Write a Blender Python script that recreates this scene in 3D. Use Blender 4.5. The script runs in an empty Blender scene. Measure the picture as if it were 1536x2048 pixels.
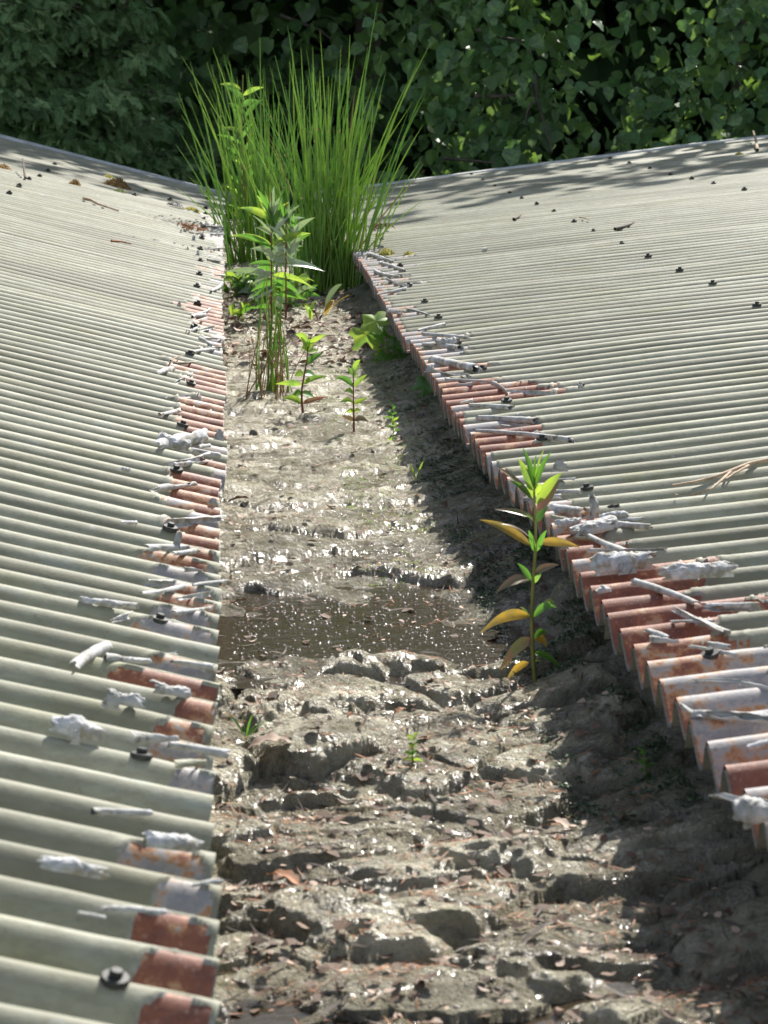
import bpy, math, random
import numpy as np
from math import sin, cos, tan, pi, radians, atan, sqrt
from mathutils import Vector, Matrix
random.seed(7)
rng = np.random.default_rng(7)
sc = bpy.context.scene
C = sc.collection

# ---------------------------------------------------------------- camera
CAMH = .613
FPX = 5000.0
TH = atan(914 / FPX); PS = atan(318 / FPX * cos(TH))
cam = bpy.data.cameras.new('camera'); co = bpy.data.objects.new('camera', cam); C.objects.link(co)
co.location = (0, 0, CAMH); co.rotation_euler = (pi / 2 - TH, 0, -PS)
cam.sensor_fit = 'VERTICAL'; cam.sensor_height = 36; cam.lens = 36 * FPX / 2048
cam.clip_start = .05; cam.clip_end = 500
cam.dof.use_dof = True; cam.dof.focus_distance = 4.6; cam.dof.aperture_fstop = 20
sc.camera = co
# ---------------------------------------------------------------- world, sun
SUN_EL, SUN_AZ = radians(42.5), radians(25.5)      # azimuth measured from +Y towards +X
w = bpy.data.worlds.new('World'); sc.world = w; w.use_nodes = True
nt = w.node_tree; sky = nt.nodes.new('ShaderNodeTexSky'); sky.sky_type = 'NISHITA'; sky.sun_disc = False
sky.sun_elevation = SUN_EL; sky.sun_rotation = SUN_AZ
hs = nt.nodes.new('ShaderNodeHueSaturation'); hs.inputs['Saturation'].default_value = .6; nt.links.new(sky.outputs[0], hs.inputs['Color']); nt.links.new(hs.outputs[0], nt.nodes['Background'].inputs[0]); nt.nodes['Background'].inputs[1].default_value = .10
sl = bpy.data.lights.new('sun', 'SUN'); sl.energy = 5; sl.angle = radians(.53); sl.color = (1, .95, .87)
so = bpy.data.objects.new('sun', sl); C.objects.link(so)
sd = Vector((cos(SUN_EL) * sin(SUN_AZ), cos(SUN_EL) * cos(SUN_AZ), sin(SUN_EL)))
so.rotation_euler = sd.to_track_quat('Z', 'Y').to_euler(); so.location = (3, 4, 8)
sc.view_settings.view_transform = 'Standard'; sc.view_settings.look = 'None'
sc.view_settings.exposure = .93; sc.view_settings.gamma = 1; sc.view_settings.use_curve_mapping = False
sc.render.engine = 'CYCLES'
sc.cycles.max_bounces = 6; sc.cycles.transparent_max_bounces = 4; sc.cycles.caustics_reflective = False; sc.cycles.caustics_refractive = False

# ---------------------------------------------------------------- measuring helpers
_F = Vector((sin(PS) * cos(TH), cos(PS) * cos(TH), -sin(TH))); _R = Vector((cos(PS), -sin(PS), 0)); _U = _R.cross(_F)
CP = Vector((0, 0, CAMH))
def ray(x, y): return _F + _R * ((x - 768) / FPX) + _U * ((1024 - y) / FPX)
def atY(x, y, Y):
    r = ray(x, y); return CP + r * (Y / r.y)
def atplane(x, y, n, p):
    r = ray(x, y); return CP + r * ((Vector(p) - CP).dot(n) / r.dot(n))
MUDZ = -.15
def atmud(x, y): return atplane(x, y, Vector((0, 0, 1)), (0, 0, MUDZ))
def img(P):
    d = Vector(P) - CP; k = d.dot(_F); return 768 + FPX * d.dot(_R) / k, 1024 - FPX * d.dot(_U) / k
def yeave(py):          # distance along the eave of picture height py
    return atplane(450, py, Vector((0, 0, 1)), (0, 0, 0)).y

# ---------------------------------------------------------------- noise
def _hash(ix, iy, s):
    h = (ix.astype(np.int64) * 374761393 + iy.astype(np.int64) * 668265263 + s * 974634777) & 0xffffffff
    h = ((h ^ (h >> 13)) * 1274126177) & 0xffffffff
    h = ((h ^ (h >> 16)) * 2246822519) & 0xffffffff
    return ((h ^ (h >> 15)) & 0xffffff) / float(0xffffff)
def gn(x, y, s=0):
    x = np.asarray(x, float); y = np.asarray(y, float)
    ix = np.floor(x); iy = np.floor(y); fx = x - ix; fy = y - iy
    def g(i, j):
        a = _hash(ix + i, iy + j, s) * 2 * pi
        return np.cos(a) * (fx - i) + np.sin(a) * (fy - j)
    ux = fx * fx * fx * (fx * (fx * 6 - 15) + 10); uy = fy * fy * fy * (fy * (fy * 6 - 15) + 10)
    a = g(0, 0) * (1 - ux) + g(1, 0) * ux; b = g(0, 1) * (1 - ux) + g(1, 1) * ux
    return (a * (1 - uy) + b * uy) * 1.5
def fbm(x, y, s=0, o=4):
    r = 0; a = 1; t = 0
    for k in range(o):
        r = r + a * gn(x * 2 ** k, y * 2 ** k, s + k * 17); t += a; a *= .5
    return r / t * 1.4
def worley(x, y, s=0):
    ix = np.floor(x); iy = np.floor(y)
    d1 = np.full(np.shape(x), 9.); d2 = d1.copy(); rnd = d1 * 0; ddx = d1 * 0; ddy = d1 * 0
    for i in (-1, 0, 1):
        for j in (-1, 0, 1):
            cx = ix + i + _hash(ix + i, iy + j, s); cy = iy + j + _hash(ix + i, iy + j, s + 5)
            d = np.hypot(x - cx, y - cy); m = d < d1
            d2 = np.where(m, d1, np.minimum(d2, d)); d1 = np.where(m, d, d1)
            rnd = np.where(m, _hash(ix + i, iy + j, s + 9), rnd); ddx = np.where(m, x - cx, ddx); ddy = np.where(m, y - cy, ddy)
    return d1, d2, rnd, ddx, ddy
def ss(a, b, x):
    t = np.clip((x - a) / (b - a), 0, 1); return t * t * (3 - 2 * t)

# ---------------------------------------------------------------- materials
def mat(name, build):
    m = bpy.data.materials.new(name); m.use_nodes = True; n = m.node_tree; n.nodes.clear()
    out = n.nodes.new('ShaderNodeOutputMaterial'); b = n.nodes.new('ShaderNodeBsdfPrincipled')
    n.links.new(b.outputs[0], out.inputs[0]); build(n, b, out); return m
def N(n, t, **k):
    x = n.nodes.new(t)
    for a, v in k.items():
        if a in x.inputs: x.inputs[a].default_value = v
        else: setattr(x, a, v)
    return x
def noise(n, scale, detail=4, rough=.55, vec=None, dist=0):
    x = N(n, 'ShaderNodeTexNoise', Scale=scale, Detail=detail, Roughness=rough, Distortion=dist)
    if vec: n.links.new(vec, x.inputs['Vector'])
    return x.outputs['Fac']
def ramp(n, fac, *stops):
    r = N(n, 'ShaderNodeValToRGB'); e = r.color_ramp.elements
    while len(e) < len(stops): e.new(.5)
    for q, (p, c) in zip(e, stops): q.position = p; q.color = (*c, 1) if len(c) == 3 else c
    n.links.new(fac, r.inputs[0]); return r.outputs[0]
def mix(n, f, a, b):
    m = N(n, 'ShaderNodeMix', data_type='RGBA')
    for s, i in ((f, 0), (a, 6), (b, 7)):
        if isinstance(s, (int, float)): m.inputs[i].default_value = s
        elif isinstance(s, tuple): m.inputs[i].default_value = (*s, 1)
        else: n.links.new(s, m.inputs[i])
    return m.outputs[2]
def fm(n, op, a, b=0.0):
    m = N(n, 'ShaderNodeMath', operation=op)
    for s, i in ((a, 0), (b, 1)):
        if isinstance(s, (int, float)): m.inputs[i].default_value = s
        else: n.links.new(s, m.inputs[i])
    return m.outputs[0]
def geo(n, sx=1, sy=1, sz=1):
    g = N(n, 'ShaderNodeTexCoord'); m = N(n, 'ShaderNodeMapping'); m.inputs['Scale'].default_value = (sx, sy, sz)
    n.links.new(g.outputs['Object'], m.inputs[0]); return m.outputs[0]
def bump(n, b, h, s=.3, d=.002):
    x = N(n, 'ShaderNodeBump', Strength=s, Distance=d); n.links.new(h, x.inputs['Height']); n.links.new(x.outputs[0], b.inputs['Normal'])
def attr(n, name): return N(n, 'ShaderNodeAttribute', attribute_name=name).outputs['Fac']

def b_paint(n, b, o):
    g = geo(n); st = geo(n, 1.2, 9, 1.2)
    c = ramp(n, noise(n, 3, 5, .6, st), (.3, (.20, .20, .15)), (.5, (.325, .33, .255)), (.7, (.43, .43, .345)))
    alg = ramp(n, noise(n, 5, 5, .65, geo(n, 1, 2.5, 1)), (.52, (0, 0, 0)), (.66, (1, 1, 1)))
    c = mix(n, fm(n, 'MULTIPLY', alg, .45), c, (.27, .27, .12))
    blu = ramp(n, noise(n, 7, 4, .6, geo(n, 1.3, 3.1, 1)), (.6, (0, 0, 0)), (.7, (1, 1, 1)))
    c = mix(n, fm(n, 'MULTIPLY', blu, .35), c, (.36, .42, .40))
    # lichen rings and specks (roughly circular growths)
    v = N(n, 'ShaderNodeTexVoronoi', Scale=13, Randomness=1); n.links.new(g, v.inputs['Vector'])
    d = fm(n, 'ADD', v.outputs['Distance'], fm(n, 'MULTIPLY', fm(n, 'SUBTRACT', noise(n, 90, 2, .5, g), .5), .05))
    ring = ramp(n, d, (0, (.3, .3, .3)), (.035, (.3, .3, .3)), (.05, (1, 1, 1)), (.07, (1, 1, 1)), (.085, (0, 0, 0)))
    vs = N(n, 'ShaderNodeSeparateColor'); n.links.new(v.outputs['Color'], vs.inputs[0])
    pick = fm(n, 'GREATER_THAN', vs.outputs[0], .62)
    c = mix(n, fm(n, 'MULTIPLY', fm(n, 'MULTIPLY', ring, pick), .6), c, (.52, .54, .52))
    sp = ramp(n, noise(n, 130, 3, .6, g), (.28, (1, 1, 1)), (.36, (0, 0, 0)))
    c = mix(n, fm(n, 'MULTIPLY', sp, .4), c, (.10, .105, .075))
    grime = ramp(n, noise(n, 22, 5, .7, geo(n, .35, 1.6, 1)), (.48, (0, 0, 0)), (.75, (1, 1, 1)))
    c = mix(n, fm(n, 'MULTIPLY', grime, .5), c, (.14, .138, .10))
    mot = ramp(n, noise(n, 75, 5, .75, geo(n, .5, 1, 1)), (.44, (0, 0, 0)), (.62, (1, 1, 1)))
    c = mix(n, fm(n, 'MULTIPLY', mot, .42), c, (.17, .165, .115))
    rv = attr(n, 'age'); c = mix(n, fm(n, 'MULTIPLY', rv, .75), c, (.15, .15, .11))
    wash = ramp(n, noise(n, 11, 5, .65, geo(n, .22, 2.4, 1)), (.5, (0, 0, 0)), (.72, (1, 1, 1)))
    c = mix(n, fm(n, 'MULTIPLY', wash, .4), c, (.22, .20, .135))
    e = attr(n, 'tear'); c = mix(n, fm(n, 'MULTIPLY', e, .85), c, mix(n, noise(n, 300, 3, .6, g), (.09, .08, .06), (.5, .5, .46)))
    n.links.new(c, b.inputs['Base Color']); b.inputs['Roughness'].default_value = .62; b.inputs['Specular IOR Level'].default_value = .22
    bump(n, b, noise(n, 160, 5, .7, g), .25, .0015)
def b_metal(n, b, o):
    g = geo(n); r = attr(n, 'rust')
    f = fm(n, 'ADD', fm(n, 'ADD', fm(n, 'MULTIPLY', fm(n, 'SUBTRACT', noise(n, 27, 6, .7, geo(n, 1, 1.3, 1)), .5), 1.5), .5), fm(n, 'MULTIPLY', fm(n, 'SUBTRACT', r, .5), .42))
    c = ramp(n, f, (.30, (.25, .245, .255)), (.44, (.36, .33, .31)), (.53, (.42, .22, .10)), (.61, (.25, .088, .047)), (.9, (.135, .046, .031)))
    sp = ramp(n, noise(n, 260, 3, .6, g), (.58, (0, 0, 0)), (.7, (1, 1, 1)))
    c = mix(n, fm(n, 'MULTIPLY', sp, .45), c, (.48, .33, .27))
    sp2 = ramp(n, noise(n, 150, 4, .6, g), (.3, (1, 1, 1)), (.42, (0, 0, 0)))
    c = mix(n, fm(n, 'MULTIPLY', sp2, .5), c, (.14, .09, .07))
    n.links.new(c, b.inputs['Base Color']); b.inputs['Roughness'].default_value = .62
    bump(n, b, noise(n, 220, 5, .7, g), .3, .0012)
def b_peel(n, b, o):
    g = geo(n)
    c = ramp(n, noise(n, 60, 5, .65, g), (.34, (.10, .095, .075)), (.43, (.30, .30, .28)), (.54, (.38, .385, .385)), (.8, (.52, .53, .55)))
    yl = ramp(n, noise(n, 25, 4, .6, g), (.58, (0, 0, 0)), (.7, (1, 1, 1)))
    c = mix(n, fm(n, 'MULTIPLY', yl, .5), c, (.34, .28, .17))
    n.links.new(c, b.inputs['Base Color']); b.inputs['Roughness'].default_value = .7
    bump(n, b, noise(n, 190, 5, .7, g), .5, .002)
def b_mud(n, b, o):
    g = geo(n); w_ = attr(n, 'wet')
    c = ramp(n, noise(n, 17, 6, .65, g), (.3, (.10, .088, .058)), (.44, (.29, .26, .18)), (.57, (.46, .425, .31)), (.8, (.60, .56, .43)))
    gr = ramp(n, noise(n, 9, 5, .7, g), (.55, (0, 0, 0)), (.68, (1, 1, 1)))
    c = mix(n, fm(n, 'MULTIPLY', gr, .6), c, (.15, .15, .055))
    rd = ramp(n, noise(n, 75, 4, .7, g), (.62, (0, 0, 0)), (.68, (1, 1, 1)))
    c = mix(n, fm(n, 'MULTIPLY', rd, .5), c, (.25, .12, .06))
    dk = ramp(n, noise(n, 48, 5, .7, g), (.33, (1, 1, 1)), (.42, (0, 0, 0)))
    c = mix(n, fm(n, 'MULTIPLY', dk, .6), c, (.05, .045, .035))
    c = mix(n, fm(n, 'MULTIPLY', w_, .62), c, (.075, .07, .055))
    n.links.new(c, b.inputs['Base Color'])
    wn = fm(n, 'SUBTRACT', noise(n, 26, 5, .65, g), fm(n, 'MULTIPLY', w_, .22))
    ro = ramp(n, wn, (.36, (.12, .12, .12)), (.50, (.27, .27, .27)), (.64, (.7, .7, .7)))
    n.links.new(ro, b.inputs['Roughness']); b.inputs['Specular IOR Level'].default_value = .55
    h = fm(n, 'ADD', noise(n, 330, 4, .65, g), fm(n, 'MULTIPLY', noise(n, 110, 4, .6, g), 1.6))
    bump(n, b, h, 1.0, .006)
def flat(name, col, rough=.6, var=.25, sc_=40, trans=0, bmp=0, tcol=None, spec=.4, alt=None):
    def f(n, b, o):
        g = geo(n); lo = tuple(x * (1 - var) for x in col); hi = tuple(min(1, x * (1 + var)) for x in col)
        c = ramp(n, noise(n, sc_, 4, .6, g), (.35, lo), (.65, hi))
        if alt: c = mix(n, ramp(n, noise(n, sc_ * .8, 4, .6, g), (.42, (0, 0, 0)), (.62, (1, 1, 1))), c, alt)
        n.links.new(c, b.inputs['Base Color'])
        b.inputs['Roughness'].default_value = rough; b.inputs['Specular IOR Level'].default_value = spec
        if bmp: bump(n, b, noise(n, sc_ * 5, 4, .6, g), bmp, .002)
        if trans:
            t = N(n, 'ShaderNodeBsdfTranslucent'); t.inputs[0].default_value = (*(tcol or col), 1)
            if alt: n.links.new(mix(n, ramp(n, noise(n, sc_ * .8, 4, .6, g), (.42, (0, 0, 0)), (.62, (1, 1, 1))), tcol, tuple(min(1, q * 1.5) for q in alt)), t.inputs[0])
            mx = N(n, 'ShaderNodeMixShader'); mx.inputs[0].default_value = trans
            n.links.new(b.outputs[0], mx.inputs[1]); n.links.new(t.outputs[0], mx.inputs[2]); n.links.new(mx.outputs[0], o.inputs[0])
    return mat(name, f)
def b_water(n, b, o):
    b.inputs['Base Color'].default_value = (.036, .027, .016, 1); b.inputs['Roughness'].default_value = .07
    b.inputs['Specular IOR Level'].default_value = .6
    bump(n, b, fm(n, 'ADD', noise(n, 90, 4, .7, geo(n, .35, 1, 1)), fm(n, 'MULTIPLY', noise(n, 420, 2, .5, geo(n)), .5)), .5, .0012)
M = dict(
    paint=mat('weathered_green_paint', b_paint), metal=mat('rusty_metal', b_metal), peel=mat('peeled_coating', b_peel),
    mud=mat('mud', b_mud), water=mat('water', b_water),
    white=flat('chalky_flake', (.52, .535, .56), .8, .3, 70, bmp=.6, alt=(.27, .25, .20)),
    bolt=flat('black_rubber', (.022, .024, .022), .6, .3), trim=flat('grey_trim', (.42, .44, .44), .5, .25, 12, bmp=.2),
    galv=flat('old_galvanised', (.16, .15, .13), .55, .3, 20, bmp=.2), wall=flat('grey_render', (.25, .24, .22), .8, .15, 6),
    moss_y=flat('yellow_moss', (.30, .27, .05), .9, .4, 120, bmp=1), moss_b=flat('brown_moss', (.19, .11, .03), .9, .5, 120, bmp=1),
    moss_g=flat('green_moss', (.10, .13, .03), .9, .4, 120, bmp=1),
    twig=flat('dry_twig', (.36, .27, .19), .8, .35, 60, bmp=.5), twigd=flat('dark_twig', (.07, .055, .045), .8, .3, 60),
    litter_o=flat('orange_litter', (.30, .13, .055), .7, .45, 30, .15), litter_b=flat('brown_litter', (.12, .075, .05), .75, .5, 30, .1),
    litter_t=flat('tan_litter', (.42, .31, .24), .7, .35, 30, .15),
    rush=flat('rush_green', (.16, .31, .06), .35, .35, 9, .32, tcol=(.32, .58, .07)),
    rush2=flat('rush_bright', (.30, .45, .09), .38, .3, 9, .38, tcol=(.45, .68, .09)),
    rushd=flat('rush_dead', (.30, .19, .08), .6, .35, 12, .1), bud=flat('rush_flower', (.42, .33, .14), .7, .3, 80),
    l_yg=flat('leaf_yellow_green', (.26, .38, .06), .42, .25, 35, .42, tcol=(.48, .66, .07), alt=(.14, .27, .05)),
    l_dg=flat('leaf_dull_green', (.05, .085, .035), .5, .4, 30),
    l_g=flat('leaf_green', (.085, .20, .045), .38, .25, 30, .35, tcol=(.18, .42, .05)),
    l_or=flat('leaf_orange', (.34, .23, .05), .42, .3, 40, .42, tcol=(.62, .40, .05), alt=(.22, .17, .05)),
    l_pu=flat('leaf_purple', (.20, .12, .095), .32, .35, 45, .2, tcol=(.32, .14, .07), alt=(.13, .14, .06)),
    l_red=flat('leaf_red', (.30, .11, .09), .4, .3, 45, .3, tcol=(.5, .14, .10), alt=(.20, .15, .06)),
    l_si=flat('leaf_silver', (.40, .47, .34), .3, .25, 30, .25, tcol=(.3, .45, .15)),
    st_r=flat('stem_red', (.20, .06, .04), .5, .3, 30), st_g=flat('stem_green', (.20, .20, .05), .45, .35, 18),
    t_leaf=flat('tree_leaf', (.10, .21, .070), .42, .35, 3, .22, tcol=(.17, .33, .05), alt=(.07, .14, .06)),
    t_leaf2=flat('tree_leaf_light', (.165, .28, .095), .34, .3, 5, .28, tcol=(.26, .45, .06), alt=(.10, .16, .085)),
    t_con=flat('conifer_green', (.125, .22, .085), .6, .35, 4, .12, tcol=(.08, .18, .04)),
    t_con2=flat('conifer_tip', (.25, .37, .16), .6, .3, 6, .12, tcol=(.12, .24, .06)),
    t_far=flat('wood_green', (.045, .085, .035), .7, .4, 2), bark=flat('bark', (.10, .085, .07), .85, .4, 15, bmp=.6),
    glintgrain=flat('glint_grain', (.12, .10, .08), .16, .2, 40, spec=1.0), grass=flat('grass_ground', (.05, .08, .025), .9, .4, 2),
)

# ---------------------------------------------------------------- object helpers
def link(o, parent=None):
    C.objects.link(o)
    if parent: o.parent = parent
    return o
def meshnp(name, V, Fq, m, smooth=True):
    V = np.asarray(V, np.float32); Fq = np.asarray(Fq, np.int32); k = Fq.shape[1]
    me = bpy.data.meshes.new(name); me.vertices.add(len(V)); me.vertices.foreach_set('co', V.ravel())
    me.loops.add(Fq.size); me.loops.foreach_set('vertex_index', Fq.ravel())
    me.polygons.add(len(Fq)); me.polygons.foreach_set('loop_start', np.arange(0, Fq.size, k, dtype=np.int32))
    me.polygons.foreach_set('loop_total', np.full(len(Fq), k, np.int32))
    me.polygons.foreach_set('use_smooth', np.full(len(Fq), smooth)); me.materials.append(m); me.update(calc_edges=True); me.validate()
    return me
def obj(name, me, parent=None, loc=None, rot=None, scale=None):
    o = bpy.data.objects.new(name, me)
    if loc is not None: o.location = loc
    if rot is not None: o.rotation_euler = rot
    if scale is not None: o.scale = scale if hasattr(scale, '__len__') else (scale,) * 3
    return link(o, parent)
def tag(o, label=None, cat=None, group=None, kind=None):
    for k, v in (('label', label), ('category', cat), ('group', group), ('kind', kind)):
        if v: o[k] = v
    return o
def empty(name, loc=(0, 0, 0)):
    o = bpy.data.objects.new(name, None); o.empty_display_size = .05; o.location = loc; return link(o)
def grid(nr, nc, off=0):
    i = np.arange(nr - 1)[:, None] * nc + np.arange(nc - 1)[None, :]
    return (np.stack([i, i + 1, i + nc + 1, i + nc], -1).reshape(-1, 4)) + off
def addattr(me, name, vals):
    a = me.attributes.new(name, 'FLOAT', 'POINT'); a.data.foreach_set('value', np.asarray(vals, np.float32).ravel())
def tube(pts, rad, ns=5, cap=True):
    P = np.array([tuple(p) for p in pts], float); n = len(P); rad = np.broadcast_to(np.asarray(rad, float), (n,))
    T = np.gradient(P, axis=0); T /= np.linalg.norm(T, axis=1)[:, None] + 1e-9
    ref = np.array([0, 1, 0.]) if abs(T[0][1]) < .8 else np.array([1., 0, 0])
    A = np.cross(T, ref); A /= np.linalg.norm(A, axis=1)[:, None] + 1e-9; B = np.cross(T, A)
    an = np.arange(ns) * 2 * pi / ns
    V = P[:, None, :] + rad[:, None, None] * (np.cos(an)[None, :, None] * A[:, None, :] + np.sin(an)[None, :, None] * B[:, None, :])
    i = np.arange(n - 1)[:, None] * ns; j = np.arange(ns)[None, :]
    Fq = np.stack([i + j, i + (j + 1) % ns, i + ns + (j + 1) % ns, i + ns + j], -1).reshape(-1, 4)
    return V.reshape(-1, 3), Fq
def tubes(lst, ns=5):
    Vs, Fs, o = [], [], 0
    for p, r in lst:
        v, f = tube(p, r, ns); Vs.append(v); Fs.append(f + o); o += len(v)
    return np.concatenate(Vs), np.concatenate(Fs)
def leafgrid(p0, p1, W, arch=.15, roll=0., fold=.25, nl=9, shape='lance', side=None, wav=0.):
    """a leaf blade from p0 to p1: 5 points across, folded along its midrib"""
    p0 = np.array(tuple(p0), float); p1 = np.array(tuple(p1), float); ax = p1 - p0; L = np.linalg.norm(ax); ax /= L
    s = np.cross(ax, [0, 0, 1.]) if side is None else np.array(side, float)
    if np.linalg.norm(s) < .05: s = np.array([1., 0, 0])
    s -= ax * s.dot(ax); s /= np.linalg.norm(s); up = np.cross(s, ax)
    s2 = s * cos(roll) + up * sin(roll); up2 = np.cross(s2, ax)
    t = np.linspace(0, 1, nl)
    if shape == 'lance': wd = np.sin(pi * t ** .72) ** .9 * (1 - .25 * t)
    elif shape == 'oval': wd = np.sin(pi * t ** .85) ** .7
    else: wd = np.sin(pi * t ** .9) ** 1.3
    wd = wd * W * .5 + .0003
    mid = p0 + np.outer(t, ax) * L + np.outer(arch * L * 4 * t * (1 - t), [0, 0, 1.])
    c = np.array([-1, -.5, 0, .5, 1]); V = []
    for k in range(nl):
        wv = wav * L * sin(t[k] * 19)
        for q in c: V.append(mid[k] + s2 * wd[k] * q * cos(fold) + up2 * (wd[k] * abs(q) * sin(fold) + wv * q))
    return np.array(V), grid(nl, 5)
LM = {}
def leafobj(parent, m, p0, p1, W, name='leaf', **k):
    V, Fq = leafgrid(p0, p1, W, **k)
    base = parent.matrix_world.translation if False else parent.location
    return obj(name, meshnp(name, V - np.array(tuple(base)), Fq, m), parent)

# ================================================================ ROOFS
P = .076; H = .035
TA, TB = .24, .105
AL, BR = atan(TA), atan(TB)
Y0 = yeave(2001) - 8 * P                      # first crest
YEND = 11.5
NR = int((YEND - Y0) / P)
XL = -.008
_pyr = np.array([385, 510, 780, 930, 1040, 1220, 1550, 2300.]); _wk = np.array([.655, .65, .642, .652, .688, .69, .714, .72])
_yr = np.array([yeave(v) for v in _pyr])
def xR(y): return CAMH * np.interp(-np.asarray(y, float), -_yr, _wk)
def edge_jit(k, s): return .006 * (2 * _hash(np.asarray(k), np.asarray(k) * 0, s) - 1) + .004 * (2 * _hash(np.asarray(k) // 6, np.asarray(k) * 0, s + 3) - 1)
def prof(ph):
    c = np.arcsin(.955 * np.cos(2 * pi * ph)) / math.asin(.955); return H * (np.tanh(1.15 * c) / math.tanh(1.15) * .5 - .5)
# picture height of a ridge's end, length of peeled patch in px, rust
LT = [(2400, 150, .5), (2300, 0, 0), (2200, 180, .8), (2045, 0, 0), (1990, 190, .8), (1900, 190, .85), (1830, 205, .95), (1760, 150, .35), (1700, 200, .45), (1640, 0, 0), (1570, 0, 0), (1530, 115, .05), (1480, 130, .25), (1430, 95, .6), (1375, 270, .85), (1330, 120, .15), (1290, 0, 0), (1250, 150, .3), (1210, 150, .8), (1170, 150, .25), (1130, 150, .55), (1090, 85, .8), (1065, 110, .7), (1040, 60, .2), (1000, 125, .6), (970, 130, .8), (950, 95, .3), (930, 70, .8), (900, 95, .2), (880, 0, 0), (862, 80, .9), (845, 95, .9), (830, 100, .8), (810, 75, .7), (792, 0, 0), (775, 85, .95), (760, 95, .9), (745, 100, .6), (722, 0, 0), (705, 50, .1), (690, 50, .1), (675, 45, .15), (655, 60, .75), (640, 80, .85), (625, 95, .8), (610, 60, .5), (590, 0, 0), (572, 40, .1), (548, 45, .6), (520, 35, .05), (500, 30, 0), (470, 45, 0), (440, 40, 0), (420, 0, 0)]
RT = [(2400, 150, .5), (2000, 150, .7), (1800, 130, .4), (1650, 110, .3), (1570, 140, .1), (1512, 150, .9), (1462, 260, .2), (1420, 240, .12), (1375, 290, .12), (1332, 300, .3), (1292, 190, .75), (1260, 210, .92), (1222, 260, .97), (1182, 240, .95), (1150, 200, .9), (1120, 120, .3), (1085, 150, .85), (1065, 120, .8), (1045, 110, .6), (1030, 80, .3), (1000, 70, .2), (985, 60, .15), (960, 50, .15), (932, 0, 0), (905, 50, .2), (888, 110, .92), (870, 110, .85), (850, 150, .1), (830, 120, .1), (815, 90, .15), (802, 200, .95), (790, 235, .95), (779, 190, .9), (768, 120, .8), (755, 140, .1), (740, 120, .6), (725, 100, .1), (700, 110, .25), (680, 90, .15), (655, 40, .1), (625, 60, .1), (600, 0, 0), (580, 85, .25), (560, 90, .25), (540, 90, .1), (520, 80, .1), (500, 40, 0), (480, 0, 0), (430, 30, 0)]
def ridge_tab(T, side):
    L = np.zeros(NR + 2); Ru = np.zeros(NR + 2); ys = Y0 + np.arange(NR + 2) * P
    tp = np.array([t[0] for t in T], float)
    for k in range(NR + 2):
        py = img((XL if side < 0 else float(xR(ys[k])), ys[k], 0))[1]
        i = int(np.argmin(np.abs(tp - py))); s = .984 * (py - 110) / CAMH
        L[k] = T[i][1] / s * (.75 + .45 * random.random()); Ru[k] = T[i][2]
        if (py < 600 or T[i][2] < .5) and py < 1000 and random.random() < .5: L[k] *= random.choice((0, .25, .5))
    return L, Ru
TAB = {-1: ridge_tab(LT, -1), 1: ridge_tab(RT, 1)}
def surf(side, u, y, z):
    """point on a slope: u up the slope from the eave, z along the slope's normal above crest level"""
    if side < 0: return np.stack([XL - u * cos(AL) + z * sin(AL), y + 0 * u, u * sin(AL) + z * cos(AL)], -1)
    return np.stack([xR(y) + u * cos(BR) - z * sin(BR), y + 0 * u, u * sin(BR) + z * cos(BR)], -1)
def mask(side, u, y):
    Lr, Ru = TAB[side]; kk = (y - Y0) / P; k0 = np.round(kk).astype(int)
    m = np.full(u.shape, -3.); ru = np.zeros(u.shape)
    nz = .75 * fbm(u * 55, y * 80, 3 + side, 4) + .3 * gn(u * 14, y * 22, 31 + side)
    for d in (-1, 0, 1):
        k = np.clip(k0 + d, 0, NR + 1); L = Lr[k]; ph = kk - k
        h1 = _hash(k, k * 0, 77 + side); h2 = _hash(k, k * 0, 91 + side)
        near = (Y0 + k * P) < yeave(1080)
        if side < 0:
            uc = np.where(near, .54 * L + .003, .42 * L); ul = np.where(near, .5 * L, .58 * L) + 1e-4
            pc = np.where(near, -.25, -.12 - .12 * h1); pw = np.where(near, .21, .27 + .3 * h2)
            uc = np.where(near & (h1 > .6), .42 * L, uc)
        else:
            uc = .3 * L * h1; ul = L - uc + 1e-4; pc = -.05 - .15 * h2 + 0 * L; pw = .5 + .35 * h1
            ul = np.where(u < uc, 9, ul)
        q = 1 - ((u - uc) / ul) ** 2 - np.abs((ph - pc) / pw) ** np.where(near & (side < 0), 2.2, 4) + nz * np.where(near & (side < 0), .42, 1)
        q = np.where(L > .004, q, -3); up = q > m
        m = np.where(up, q, m); ru = np.where(up, Ru[k], ru)
    if side > 0:     # the cut edge itself is bare everywhere
        q = 1 - (u / .010) ** 2 + nz; up = q > m; m = np.where(up, q, m); ru = np.where(up, np.where(ru > .3, ru, .3 + .65 * _hash(np.round(kk).astype(int), k0 * 0, 12)), ru)
    if side > 0: ru = np.clip(ru + .55 * ss(.16, .42, np.abs(kk - k0)) * ss(.035, .004, u), 0, 1.2)
    return m, ru
UMAX = {-1: 1.45, 1: 3.1}
lapshift = lambda side, k: .0016 * (k % 6 == 0)
def skew(side, u, y):
    f = np.clip((y - 10.6) / .9, 0, 1); return y + f * ((.42 * u - .1) if side < 0 else np.clip(.37 * (u - .25), -.05, .6))
CUSTOM = {}
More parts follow.
